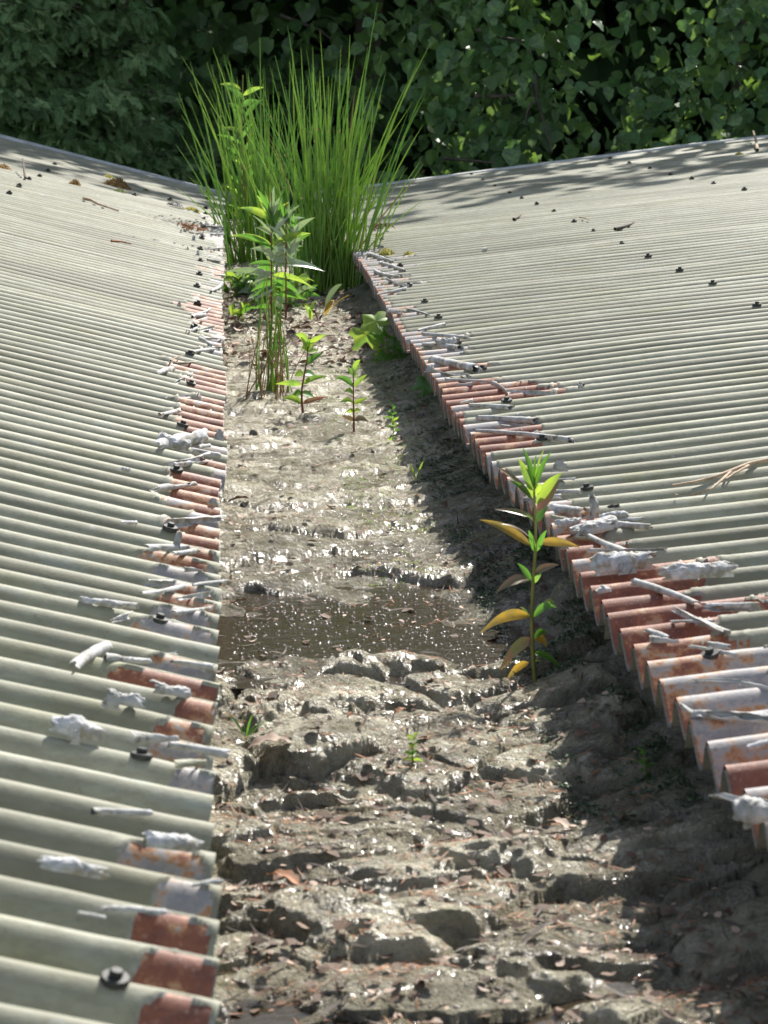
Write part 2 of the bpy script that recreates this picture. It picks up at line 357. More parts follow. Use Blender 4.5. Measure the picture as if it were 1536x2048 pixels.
def build_roof(side):
    nm = 'corrugated_roof'
    root = empty(nm, (-.7 if side < 0 else 1.9, 6.5, 0.1 if side < 0 else .15))
    tag(root, 'weathered pale green corrugated roof slope falling towards the gutter from the left, its peeling edge straight beside the mud' if side < 0 else
        'weathered pale green corrugated roof slope on the right, its rusty toothed edge overhanging the muddy gutter', 'roof', 'two roof slopes draining into the gutter')
    root['label'] = ('steeper corrugated roof slope with pale green paint and straight peeling eave, left of the muddy gutter' if side < 0 else
                     'broad corrugated roof slope whose rusty toothed eave casts a shadow into the gutter, right of the mud')
    off = np.array(tuple(root.location)); sheets = []
    for s in range(0, NR, 6):
        k1 = min(s + 6, NR); yc = Y0 + s * P
        ns = 16 if yc < 3.2 else 12 if yc < 5.2 else 9 if yc < 8 else 7
        du = .0035 if yc < 3.2 else .005 if yc < 5.2 else .008
        ph = np.arange(0, (k1 - s) * ns + 1) / ns - .5
        fine = np.arange(0, .30, du); coarse = np.linspace(.30, UMAX[side], 12 if side < 0 else 20)
        U1 = np.concatenate([fine, coarse]); hs = random.uniform(-.0012, .0012); tilt = random.uniform(-.001, .001)
        for layer in (0, 1):
            uu = fine if layer == 0 else U1
            y = Y0 + (s + ph) * P
            u, yy = np.meshgrid(uu, y, indexing='ij')
            kk = np.round((yy - Y0) / P).astype(int)
            z = prof((yy - Y0) / P) + hs + tilt * (yy - y[0]) / (6 * P) * 2 + .0070 * ss(y[0] + .48 * P, y[0] - .05 * P, yy)
            z = z + .0030 * gn(u * 2.2, yy * 1.7, 40 + side) + .004 * gn(u * .8, yy * .5, 44 + side) * ss(0, .6, u)
            z = z + (.0013 * fbm(u * 9, yy * 11, 50, 3)) * ss(.25, 0, u)
            m, ru = mask(side, u, yy); tear = np.zeros(u.shape)
            ej = edge_jit(s // 6 * np.ones_like(kk), 60 + side) + .3 * edge_jit(kk, 61 + side)
            if layer == 1:
                lift = np.exp(-((m + .14) / .2) ** 2) * (m < .02) * (1 if side < 0 else .4) * (.0020 + .0055 * np.clip(fbm(u * 26, yy * 34, 9, 3), 0, 1))
                z = z + np.where(m > 0, -.0045, .0009 + lift) - .0 * m
                z = np.where((m <= 0) & (m > -.06), z + 0, z)
                tear = ss(-.16, -.03, m)
            ub = u + ej * ss(.12, 0, u) + (.0015 if layer == 0 else 0)
            Vv = surf(side, ub, skew(side, ub, yy), z) - off
            Fq = grid(len(uu), len(y))
            if side < 0: Fq = Fq[:, ::-1]
            me = meshnp('roofing_sheet' if layer else 'metal_edge', Vv.reshape(-1, 3), Fq, M['paint'] if layer else M['metal'])
            addattr(me, 'tear' if layer else 'rust', tear if layer else ru * .9 + .1 + .0 * m)
            if layer:
                age = .75 * _hash(kk, kk * 0, 301 + side) ** 2.2 + .40 * _hash(kk // 6, kk * 0, 305 + side) + .85 * ss(9.0, 10.6, yy + .5 * gn(yy * 1.1, u * .5, 18)) * ss(-.35, .25, gn(yy * 1.9, u * .35, 8))
                addattr(me, 'age', np.clip(age * (.85 + .8 * fbm(u * 1.5, yy * 9, 78, 3)), 0, 1))
            if layer == 1: sh = obj('roofing_sheet', me, root)
            else: lower = me
        lo = obj('metal_edge', lower, sh); sheets.append((y[0], y[-1], sh))
    # verge trim along the far end
    us = np.linspace(0, UMAX[side], 24); yv = Y0 + (NR - .5) * P
    pts = surf(side, us, skew(side, us, np.full(24, yv)) + .01, np.full(24, .004)) - off
    pts2 = pts + np.array([0, .07, .0]); pts3 = pts2 - np.array([0, 0, .09]); pts0 = pts - np.array([0, .02, .035])
    V = np.concatenate([pts0, pts, pts2, pts3]); me = meshnp('verge_trim', V, grid(4, 24), M['trim'], False)
    obj('verge_trim', me, root)
    return root, sheets
roofL, shL = build_roof(-1)
roofR, shR = build_roof(1)
NLn = Vector((sin(AL), 0, cos(AL))); NRn = Vector((-sin(BR), 0, cos(BR)))
def roofpt(side, px, py, up=0.0):
    if side < 0: p = atplane(px, py, NLn, (XL, 0, 0)); return p + NLn * up
    xe = .42
    for _ in range(4):
        p = atplane(px, py, NRn, (xe, 0, 0)); xe = float(xR(p.y))
    return p + NRn * up
def nrm(side): return NLn if side < 0 else NRn
def sheet_at(side, y):
    L = shL if side < 0 else shR
    for a, b, o in L:
        if y < b: return o
    return L[-1][2]

# ---- fixings
def lathe(prof_, ns, m, name):
    V = []; n = len(prof_)
    for r, z in prof_:
        for k in range(ns): V.append((r * cos(2 * pi * k / ns), r * sin(2 * pi * k / ns), z))
    i = np.arange(n - 1)[:, None] * ns; j = np.arange(ns)[None, :]
    Fq = np.stack([i + j, i + (j + 1) % ns, i + ns + (j + 1) % ns, i + ns + j], -1).reshape(-1, 4)
    V.append((0, 0, prof_[-1][1])); me = meshnp(name, V, Fq, m, False); return me
bolt_me = lathe([(.0052, .001), (.0054, .0066), (.0046, .0076), (.0, .0077)], 8, M['bolt'], 'bolt')
wash_me = lathe([(.0112, -.003), (.0114, .0010), (.0106, .0023), (.005, .0024)], 14, M['bolt'], 'washer')
def bolt(side, px, py, k=1.0):
    p = roofpt(side, px, py); kk = round((p.y - Y0) / P); y = Y0 + kk * P
    root = roofL if side < 0 else roofR
    q = Vector((p.x, y, p.z)) - root.location
    rot = (0, AL if side < 0 else -BR, random.random() * 0)
    b = obj('bolt', bolt_me, root, q, rot, .88); wv = obj('washer', wash_me, b)
    b.rotation_euler = (random.uniform(-.2, .2), rot[1] + random.uniform(-.16, .16), 0)
for py, px in [(1935, 233), (1517, 282), (1252, 318), (1062, 340), (941, 353), (846, 366), (770, 382), (706, 380), (655, 390), (607, 396), (572, 394), (547, 399), (519, 401), (497, 401), (475, 404), (455, 408), (438, 408), (427, 411), (414, 412), (398, 413), (386, 414)]: bolt(-1, px, py)
for px, py in [(17, 386), (39, 370), (57, 358), (80, 351), (95, 341), (109, 328), (270, 388), (340, 399)]: bolt(-1, px, py)
for px, py in [(1420, 1308), (1250, 1120), (1175, 977), (1090, 884), (1015, 802), (968, 741), (912, 682), (877, 633), (848, 600), (818, 570), (800, 530), (783, 506), (765, 478), (748, 460)]: bolt(1, px, py)
for px, py in [(1520, 612), (1430, 567), (1355, 537), (1296, 511), (1240, 485), (1190, 463), (1148, 442), (1110, 423), (1075, 408), (1045, 397), (1018, 385), (990, 372), (968, 360), (943, 348)]: bolt(1, px, py)
for px, py in [(1485, 376), (1430, 366), (1383, 356), (1338, 347), (1297, 335), (1261, 326), (1222, 316)]: bolt(1, px, py)

# ---- curled strips of coating still hanging on the sheets
def curl_mesh(L, r, turns=1.4, seed=0, th=.0007, name='paint_curl'):
    rr = np.random.default_rng(seed); nl = max(10, min(30, int(L / .0035))); na = 15
    t = np.linspace(0, 1, nl); a0 = rr.uniform(0, 6.28); cone = rr.uniform(-.4, .4); bend = rr.uniform(-.035, .035); V = []
    j = np.arange(na) / (na - 1)
    for lay in (0, 1):
        for i, s_ in enumerate(t):
            wid = 1 + .35 * float(fbm(np.array(s_ * 4.), np.array(seed * 1.7), 2, 3))          # how far it is rolled up here
            rad = r * (1 + cone * (s_ - .5) * 2) * (1 + .09 * float(gn(s_ * 3 + seed, seed * .7, 3)))
            a = a0 + (j - .5) * 2 * pi * turns * wid + 1.0 * (s_ - .5) * rr.uniform(.98, 1.02)
            R_ = rad * (1 - .38 * j) * (1 + .07 * gn(s_ * 5 + 9 + 0 * j, j * 4, seed % 97)) - lay * th
            rag = L * .10 * fbm(j * 4, 0 * j + seed + .5 + (i > nl / 2) * 7, 5, 3) * (1 if i > nl / 2 else -1) * abs(s_ * 2 - 1) ** 3
            for q in range(na): V.append(((s_ - .5) * L + rag[q], R_[q] * cos(a[q]) + bend * L * (s_ * 2 - 1) ** 2, R_[q] * sin(a[q])))
    V = np.array(V); f0 = grid(nl, na); f1 = grid(nl, na, nl * na)[:, ::-1]
    e = []
    for i in range(nl - 1):
        for q in (0, na - 1): e.append((i * na + q, (i + 1) * na + q, nl * na + (i + 1) * na + q, nl * na + i * na + q))
    for q in range(na - 1):
        for i in (0, nl - 1): e.append((i * na + q, i * na + q + 1, nl * na + i * na + q + 1, nl * na + i * na + q))
    return meshnp(name, V, np.concatenate([f0, f1, np.array(e)]), M['peel'])
def curl(side, x0, y0, x1, y1, rpx, m='peel', turns=1.3, up=.4):
    a = roofpt(side, x0, y0); b = roofpt(side, x1, y1); mid = (a + b) / 2
    sc_ = FPX / mid.y; r = rpx / sc_ * .98; n = nrm(side); a = roofpt(side, x0, y0, 0); d = b - a
    me = curl_mesh(d.length, r, turns, random.randrange(9999)); me.materials[0] = M[m]
    par = sheet_at(side, mid.y); ax = d.normalized(); s = n.cross(ax).normalized(); up_ = ax.cross(s)
    Mx = Matrix((ax, s, up_)).transposed().to_4x4(); o = obj('paint_curl', me, par)
    base = (roofL if side < 0 else roofR).location
    o.matrix_local = Matrix.Translation(mid - base + n * r * up) @ Mx
    return o
CL = [(142, 1340, 208, 1298, 15), (212, 1322, 298, 1326, 10), (255, 1485, 350, 1480, 15), (330, 1492, 452, 1512, 10), (185, 1625, 300, 1628, 9), (152, 1832, 208, 1842, 10), (228, 1822, 330, 1830, 9), (288, 1102, 372, 1098, 9), (188, 1206, 275, 1216, 8, 'white'), (222, 1244, 262, 1232, 8, 'white'), (292, 1168, 345, 1166, 8), (345, 1325, 425, 1338, 7), (310, 900, 395, 880, 17, 'white'), (342, 935, 420, 918, 11, 'white'), (385, 905, 440, 915, 7), (305, 982, 388, 970, 8), (338, 1050, 445, 1040, 11, 'white'), (240, 1048, 270, 1050, 6, 'white'), (312, 750, 340, 742, 7, 'white'), (346, 768, 372, 758, 5, 'white'), (322, 832, 362, 824, 6, 'white'), (330, 795, 380, 792, 5), (375, 665, 402, 655, 5, 'white'), (400, 662, 428, 655, 5), (380, 635, 405, 632, 5), (400, 680, 428, 695, 5), (385, 705, 425, 700, 4), (425, 585, 446, 570, 4), (415, 500, 445, 497, 3), (410, 452, 445, 457, 3), (420, 470, 448, 470, 3), (415, 520, 440, 525, 3, 'white')]
CR = [(1138, 1070, 1228, 1055, 16, 'white'), (1168, 1072, 1245, 1110, 9), (1268, 1166, 1402, 1212, 10), (1342, 1222, 1446, 1276, 14), (1410, 1218, 1515, 1216, 11, 'white'), (1296, 1272, 1338, 1282, 12), (1390, 1432, 1550, 1440, 14), (1355, 1412, 1400, 1440, 9), (1495, 1500, 1560, 1490, 12, 'white'), (1480, 1370, 1540, 1380, 7), (1108, 1022, 1168, 1032, 13, 'white'), (1228, 1052, 1302, 1058, 8, 'white'), (1168, 1050, 1290, 1040, 7), (1180, 1105, 1330, 1098, 6), (1110, 985, 1160, 985, 5), (940, 812, 1022, 818, 6), (956, 838, 1072, 845, 8), (962, 862, 1150, 882, 6), (988, 768, 1024, 786, 7), (1008, 782, 1104, 788, 6), (864, 722, 955, 742, 10, 'white'), (850, 690, 925, 697, 6), (846, 670, 942, 678, 5), (866, 742, 940, 752, 7), (888, 762, 975, 764, 4), (838, 662, 890, 650, 4), (756, 590, 812, 580, 4), (765, 528, 812, 542, 4), (775, 560, 815, 574, 5), (740, 510, 790, 525, 4), (745, 545, 790, 556, 4), (748, 492, 766, 494, 3), (1045, 1000, 1120, 995, 6), (1390, 1360, 1500, 1362, 6), (1430, 1590, 1545, 1610, 13), (1490, 1650, 1560, 1640, 16, 'white'), (1108, 962, 1150, 962, 5), (815, 618, 860, 630, 3)]
for s, T in ((-1, CL), (1, CR)):
    for c in T: curl(s, *c[:5], m=c[5] if len(c) > 5 else 'peel', turns=random.choice((.4, .55, .8, 1.3)))
for k in range(60):
    s = random.choice((-1, 1)); kr = random.randrange(8, NR - 6); y = Y0 + kr * P; L = TAB[s][0][kr]
    if L < .02: continue
    u = L * random.uniform(.25, 1.0); p = surf(s, np.array(u), np.array(y + random.uniform(-.3, .3) * P), np.array(0.)); x, yy = img(p)
    l = random.uniform(.015, .05) * FPX / y; curl(s, x - l / 2, yy - s * l * .1 + random.uniform(-6, 6), x + l / 2, yy + random.uniform(-4, 4), random.uniform(.0025, .005) * FPX / y, random.choice(('peel', 'peel', 'peel', 'paint', 'white')), random.choice((.35, .5, .8)))
# ---- small flaps of torn coating standing up
def flap(side, px, py, wpx, hpx, m='peel'):
    p = roofpt(side, px, py, .001); s_ = FPX / p.y; w_, h_ = wpx / s_, hpx / s_; n = 7
    V = []
    for i in range(n):
        for j in range(n):
            a, b = i / (n - 1) - .5, j / (n - 1)
            V.append((a * w_ * (1 - .5 * b) + .1 * w_ * float(gn(a * 4, b * 4 + px, 1)), .35 * h_ * b * b + .25 * h_ * float(gn(a * 3 + px, b * 3, 2)), h_ * b * (1 + .4 * float(gn(a * 6 + py, b, 3)))))
    o = obj('paint_flap', meshnp('paint_flap', V, grid(n, n), M[m]), sheet_at(side, p.y)); o.location = p - (roofL if side < 0 else roofR).location
    o.rotation_euler = (random.uniform(-.5, .3), AL if side < 0 else -BR, random.uniform(-.6, .6))
for c in [(352, 1098, 22, 32), (437, 882, 22, 22), (220, 1420, 44, 26), (357, 614, 10, 10), (150, 1492, 20, 30), (395, 512, 8, 10), (387, 482, 8, 12), (375, 500, 6, 6), (425, 1010, 20, 12)]: flap(-1, *c, m='peel')
for c in [(1190, 1035, 30, 45), (1162, 778, 14, 10), (1255, 1150, 40, 26), (1120, 945, 40, 22), (1130, 1100, 20, 14), (860, 745, 24, 14), (1235, 1018, 16, 8), (1040, 838, 20, 12)]: flap(1, *c, m='peel')

# ================================================================ GUTTER, MUD, WATER
def simple(name, V, Fc, m, parent=None):
    me = bpy.data.meshes.new(name); me.from_pydata([tuple(v) for v in V], [], Fc); me.materials.append(m); return obj(name, me, parent)
def box(name, a, b, m, parent=None):
    (x0, y0, z0), (x1, y1, z1) = a, b
    V = [(x, y, z) for x in (x0, x1) for y in (y0, y1) for z in (z0, z1)]
    return simple(name, V, [(0, 1, 3, 2), (4, 6, 7, 5), (0, 4, 5, 1), (2, 3, 7, 6), (0, 2, 6, 4), (1, 5, 7, 3)], m, parent)
simple('gutter_lining', [(-.12, .7, -.05), (-.12, .7, -.26), (.60, .7, -.26), (.60, .7, -.055), (-.12, 11.6, -.05), (-.12, 11.6, -.26), (.60, 11.6, -.26), (.60, 11.6, -.055)],
       [(0, 1, 5, 4), (1, 2, 6, 5), (2, 3, 7, 6)], M['galv'])
bpy.data.objects['gutter_lining']['kind'] = 'structure'
YP0, YP1 = atmud(600, 1335).y, atmud(600, 1195).y      # puddle
def terrace(h, st, sharp):
    q = h / st; f = np.floor(q); return st * (f + ss(sharp, 1, q - f))
def mudz(x, y):
    near = ss(4.4, 2.5, y)
    xw = x + .022 * fbm(x * 9, y * 9, 70, 3); yw = y + .022 * fbm(x * 9, y * 11, 71, 3)
    lum = fbm(x * 2.6, y * 4.6, 1, 3)
    yw = yw + .045 * gn(x * 4.5, y * 2.5, 88); d1, d2, r, dx, dy = worley(xw * 6.2, yw * 8.2, 2)
    d1b, d2b, rb, dxb, dyb = worley(xw * 15, yw * 20, 19)
    h = .022 * lum + .022 * (r - .5) - .016 * d1 * d1 - .009 * dy - .013 * ss(.20, 0, d2 - d1) * ss(.25, .5, r) + .010 * ss(.62, .80, r) * ss(.55, .1, d1)
    h = h + (.006 * (rb - .5) - .004 * dyb - .003 * ss(.2, 0, d2b - d1b)) * ss(.35, .7, _hash(np.floor(xw * 4.6), np.floor(yw * 8.6), 3) * .6 + .6 * rb)
    h = h * (.40 + .60 * near)
    z = MUDZ + .5 * h + .5 * terrace(h + .0010 * gn(x * 30, y * 50, 31), .0085 * (.55 + .45 * near), .5)
    rough = .45 + .55 * ss(-.15, .35, gn(x * 7, y * 9, 44))
    h2 = .0062 * fbm(x * 24, y * 44, 4, 3) * rough * (1.15 - .45 * near); z = z + .5 * h2 + .5 * terrace(h2, .0030, .5)
    z = z + (.0020 * np.abs(fbm(x * 70, y * 100, 6, 3)) + .0005 * fbm(x * 190, y * 230, 8, 2)) * rough
    hole = ss(.30, .50, fbm(x * 5.5, y * 12, 15, 3)) * near; z = z - .016 * hole
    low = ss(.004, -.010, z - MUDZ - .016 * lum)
    bank = ss(.30, .56, x - .045 * ss(3, 1.8, y)); z = z + .060 * bank + .012 * bank * fbm(x * 12, y * 9, 22, 3)
    z = z + .02 * ss(6.5, 8.5, y)
    pud = ss(YP0 - .03, YP0 + .13, y + .13 * fbm(x * 6, y * 4, 33, 3)) * ss(YP1 + .04, YP1 - .12, y + .16 * fbm(x * 6, y * 4, 35, 3)) * ss(.46, .38, x)
    z = z * (1 - .8 * pud) + (MUDZ - .015) * .8 * pud
    wet2 = ss(2.06, 1.9, y) * ss(.32, .2, x)
    z = z - .012 * wet2
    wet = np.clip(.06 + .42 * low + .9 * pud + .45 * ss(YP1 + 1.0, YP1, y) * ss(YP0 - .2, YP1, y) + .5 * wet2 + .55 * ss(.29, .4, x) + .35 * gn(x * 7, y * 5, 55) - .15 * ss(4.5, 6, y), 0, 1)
    return z, wet
nrow, ncol = 1150, 320
inv = np.linspace(1 / 1.62, 1 / 11.6, nrow - 60); yr = np.concatenate([np.linspace(.75, 1.6, 60), 1 / inv])
xc = np.concatenate([np.linspace(-.118, -.02, 14), np.linspace(-.018, .50, ncol - 34), np.linspace(.505, .598, 20)])
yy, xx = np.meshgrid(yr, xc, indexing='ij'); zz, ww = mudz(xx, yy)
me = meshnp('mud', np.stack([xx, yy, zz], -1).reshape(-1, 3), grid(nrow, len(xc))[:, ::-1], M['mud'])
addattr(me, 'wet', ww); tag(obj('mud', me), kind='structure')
def mz(x, y): return float(mudz(np.array([x]), np.array([y]))[0][0])
WZ = MUDZ - .0085
gx, gy = np.meshgrid(np.linspace(-.11, .47, 240), np.linspace(YP0 - .07, YP1 + .12, 260), indexing='ij')
gz = WZ + .0004 * fbm(gx * 18, gy * 60, 61, 3) + .0001 * gn(gx * 70, gy * 170, 62)
tag(obj('puddle_water', meshnp('puddle_water', np.stack([gx, gy, gz], -1).reshape(-1, 3), grid(240, 260), M['water'])), kind='structure')
gx, gy = np.meshgrid(np.linspace(-.11, .34, 12), np.linspace(1.2, 2.02, 12), indexing='ij')
tag(obj('shallow_water', meshnp('shallow_water', np.stack([gx, gy, 0 * gx + MUDZ - .019], -1).reshape(-1, 3), grid(12, 12), M['water'])), kind='structure')

# ---- litter (uncountable)
def litter(name, n, m, ylo, yhi, lmin, lmax, wr, curlk, lift=.001, xlo=-.02, xhi=.44, clump=None):
    Vs, Fs = [], []; o = 0; iy = rng.uniform(1 / yhi, 1 / ylo, n * 2); ys = 1 / iy; xs = rng.uniform(xlo, xhi, n * 2)
    if clump is not None:
        keep = fbm(xs * 6, ys * 4, clump, 3) + rng.uniform(-.25, .25, n * 2) > .05; xs, ys = xs[keep], ys[keep]
    xs, ys = xs[:n], ys[:n]; z0, _ = mudz(xs, ys)
    for x, y, z in zip(xs, ys, z0):
        L = rng.uniform(lmin, lmax); a = rng.uniform(0, 6.28); W = L * wr * rng.uniform(.6, 1.4); t = np.array([-.5, -.2, .15, .5])
        cx = np.cos(a) * t * L; cy = np.sin(a) * t * L; wd = W * np.array([.25, 1, .9, .1]) * .5; ti = rng.uniform(-.25, .25)
        cz = curlk * L * (t * 2) ** 2 * rng.uniform(-.3, 1) + t * L * ti + lift + W * .2
        A = np.stack([cx - np.sin(a) * wd, cy + np.cos(a) * wd, cz + wd * .8], -1); B = np.stack([cx + np.sin(a) * wd, cy - np.cos(a) * wd, cz + wd * rng.uniform(-.3, .8)], -1)
        V = np.empty((8, 3)); V[0::2] = A; V[1::2] = B; V += (x, y, z); Vs.append(V)
        Fs.append(np.array([(0, 1, 3, 2), (2, 3, 5, 4), (4, 5, 7, 6)]) + o); o += 8
    return tag(obj(name, meshnp(name, np.concatenate(Vs), np.concatenate(Fs), m, False)), kind='stuff')
def st(o, l, c): o['label'] = l; o['category'] = c
st(litter('needle_litter', 3600, M['litter_o'], 1.8, 9.5, .009, .026, .06, .1, clump=5), 'orange brown conifer needles and scraps scattered over the gutter mud', 'litter')
st(litter('twig_litter', 420, M['twigd'], 1.8, 9.5, .012, .05, .07, .25, lift=.003), 'dark broken twig bits scattered over the gutter mud', 'litter')
st(litter('leaf_litter', 900, M['litter_b'], 1.8, 9.5, .006, .020, .5, .35), 'small dark brown leaf scraps scattered over the gutter mud', 'litter')
st(litter('pale_litter', 800, M['litter_t'], 1.8, 10.5, .004, .013, .5, .3, clump=8), 'pale tan leaf crumbs strewn over the gutter mud', 'litter')
st(litter('dead_leaf_drift', 420, M['litter_b'], 6.2, 8.6, .015, .04, .55, .5, lift=.003, xhi=.40), 'drift of dark dead leaves round the foot of the rushes', 'litter')
st(litter('dry_leaf_drift', 260, M['litter_t'], 6.2, 8.8, .012, .03, .5, .5, lift=.004, xhi=.40), 'pale dry leaf pieces lying among the rush bases', 'litter')
# ---- creeping seedlings on the shaded bank
def cover(name, n, m, ylo, yhi, xlo, xhi, r0, r1, clump):
    Vs, Fs = [], []; o = 0; ys = 1 / rng.uniform(1 / yhi, 1 / ylo, n * 3); xs = rng.uniform(xlo, xhi, n * 3)
    keep = fbm(xs * 7, ys * 4, clump, 3) + rng.uniform(-.2, .2, n * 3) > .08; xs, ys = xs[keep][:n], ys[keep][:n]; z0, _ = mudz(xs, ys)
    for x, y, z in zip(xs, ys, z0):
        r = rng.uniform(r0, r1); a = rng.uniform(0, 6.28)
        for q in (0, 2.4, 4.3):
            e = a + q; c_, s_ = cos(e), sin(e); h = rng.uniform(.3, 1.2) * r + .001
            V = np.array([(0, 0, h * .4), (c_ * r * .6 - s_ * r * .35, s_ * r * .6 + c_ * r * .35, h), (c_ * r * 1.2, s_ * r * 1.2, h * .9), (c_ * r * .6 + s_ * r * .35, s_ * r * .6 - c_ * r * .35, h)]) + (x, y, z)
            Vs.append(V); Fs.append([(o, o + 1, o + 2, o + 3)]); o += 4
    return tag(obj(name, meshnp(name, np.concatenate(Vs), np.concatenate(Fs), m, False)), kind='stuff')
st(cover('creeping_weeds', 3200, M['l_dg'], 2.4, 6.5, .35, .47, .002, .0055, 90), 'tiny dark green creeping weeds on the shaded bank under the right eave', 'weeds')
st(cover('moss_sprouts', 900, M['l_yg'], 3.6, 6.5, .2, .40, .0015, .003, 95), 'tiny yellow green sprouts on the mud beside the shadow', 'weeds')

# ---- glossy grit and bubble domes added to make sun glints
def grains(name, n, ylo, yhi, r0, r1, water, label):
    ph = np.linspace(0, pi / 2, 4); th = np.arange(8) * pi / 4
    tV = np.array([(sin(p) * cos(t), sin(p) * sin(t), .55 * cos(p)) for p in ph for t in th]); i = np.arange(3)[:, None] * 8; j = np.arange(8)[None, :]
    tF = np.stack([i + j, i + 8 + j, i + 8 + (j + 1) % 8, i + (j + 1) % 8], -1).reshape(-1, 4)
    y = 1 / rng.uniform(1 / yhi, 1 / ylo, n * 3); x = rng.uniform(0, .38, n * 3); z, wv = mudz(x, y)
    if water: k = (z < WZ - .001); z = np.full(len(z), WZ)
    else: k = wv + rng.uniform(-.3, .3, n * 3) > .2
    x, y, z = x[k][:n], y[k][:n], z[k][:n]; m = len(x); R_ = np.tile(np.eye(3), (m, 1, 1)); sz = rng.uniform(r0, r1, m)
    V, Fq = scatter(tV, tF, np.stack([x, y, z], -1), R_, sz); tag(obj(name, meshnp(name, V, Fq, M['glintgrain'])), label, 'wet grains', kind='stuff')
def scatter(tV, tF, pos, R_, sc_):
    n = len(pos); V = np.einsum('nij,kj->nki', R_, tV) * sc_[:, None, None] + pos[:, None, :]
    Fq = tF[None] + (np.arange(n) * len(tV))[:, None, None]; return V.reshape(-1, 3), Fq.reshape(-1, tF.shape[1])
grains('puddle_glints', 650, YP0 - .1, YP1 + .15, .0010, .0026, True, 'small glossy domes added for sun glints on the shallow puddle')
grains('grit_glints', 1900, 1.8, 7.5, .0008, .0022, False, 'wet grit domes added for sun glints all over the gutter mud')

# ---- single dead leaves, twigs, flakes, moss
def thing1(name, me, label, cat, loc, rot=None, group=None):
    return tag(obj(name, me, None, loc, rot), label, cat, group)
def deadleaf(px, py, lpx, ang, m, label):
    p = atmud(px, py); p.z = mz(p.x, p.y) + .004; L = lpx / (FPX / p.y)
    V, Fq = leafgrid((-L / 2 * cos(ang), -L / 2 * sin(ang), 0), (L / 2 * cos(ang), L / 2 * sin(ang), .006), L * .5, .12, random.uniform(-.3, .3), .35, 11, 'oval', wav=.03)
    thing1('dead_leaf', meshnp('dead_leaf', V, Fq, M[m]), label, 'leaf', p, (-.15, 0, 0), 'single dead leaves on the mud')
deadleaf(1118, 1628, 62, 2.3, 'litter_t', 'large pinkish tan dead leaf lying at the edge of the eave shadow')
deadleaf(1118, 1655, 26, .4, 'litter_o', 'small rust coloured leaf just below the large tan leaf')
deadleaf(565, 1775, 85, 2.5, 'litter_o', 'long curled orange leaf in the lower left mud')
deadleaf(478, 1208, 44, .2, 'litter_b', 'curled brown leaf against the left eave above the puddle')
deadleaf(540, 1525, 95, .1, 'litter_t', 'broad pale leaf flat on the mud beside the left eave')
deadleaf(800, 1440, 30, .5, 'litter_o', 'small orange leaf on the mud above the seedling')
deadleaf(890, 1920, 40, .6, 'litter_t', 'small tan leaf on the rounded lump near the bottom')
deadleaf(478, 1000, 50, .1, 'litter_b', 'dark crumpled leaf by the left eave below the drift of needles')
deadleaf(752, 845, 34, .7, 'litter_b', 'grey brown leaf right of the smaller red stemmed seedling')
deadleaf(700, 1485, 22, 1.1, 'litter_o', 'tiny rusty leaf in the middle of the mud ridge')
def twig(name, pts, r, m, label, branches=()):
    o = Vector(pts[0]); V, Fq = tubes([([Vector(p) - o for p in pts], np.linspace(r, r * .45, len(pts)))] + [([Vector(p) - o for p in b], np.linspace(r * .7, r * .3, len(b))) for b in branches], 6)
    return thing1(name, meshnp(name, V, Fq, M[m]), label, 'twig', o)
def rp(side, *pts): return [roofpt(side, x, y, .006 + .002 * (i % 2)) for i, (x, y) in enumerate(pts)]
twig('twig', rp(1, (1550, 925), (1500, 938), (1462, 950), (1430, 965), (1390, 972), (1345, 982)), .0035, 'twig', 'long forked brown twig lying across the right roof near the picture edge',
     [rp(1, (1462, 952), (1448, 968), (1425, 985), (1395, 1000), (1352, 998)), rp(1, (1500, 938), (1470, 958), (1452, 966))])
twig('twig', rp(1, (1230, 462), (1250, 458), (1262, 452), (1268, 450)), .006, 'twigd', 'short dark twig on the right roof beyond the second bolt row')
twig('twig', rp(1, (1028, 442), (1036, 439), (1042, 433)), .006, 'twigd', 'tiny dark twig on the right roof below the tree shadow')
twig('twig', rp(1, (1160, 438), (1168, 440), (1178, 443)), .003, 'twig', 'thin pale twig beside a bolt on the right roof')
twig('twig', rp(-1, (166, 400), (180, 404), (195, 411), (212, 418), (236, 425)), .006, 'twig', 'crooked bleached twig on the far left roof',)
twig('twig', [roofpt(-1, 50, 358, .004), roofpt(-1, 44, 352, .03), roofpt(-1, 40, 343, .05)], .005, 'twigd', 'dark twig sticking up from the far left roof')
twig('twig', [roofpt(1, 1515, 300, .0), roofpt(1, 1512, 290, .03), roofpt(1, 1508, 284, .05)], .008, 'twig', 'brown stub of twig at the far edge of the right roof')
twig('twig', [roofpt(-1, 415, 384, .0), roofpt(-1, 405, 370, .04), roofpt(-1, 396, 360, .06)], .005, 'twig', 'pale twig leaning at the far end of the left eave')
twig('twig', rp(-1, (340, 727), (352, 722), (366, 716)), .0018, 'twig', 'thin straw on the left roof above the rusty patches')
twig('twig', rp(-1, (222, 486), (240, 488), (262, 492)), .004, 'litter_o', 'reddish brown stick on the far part of the left roof')
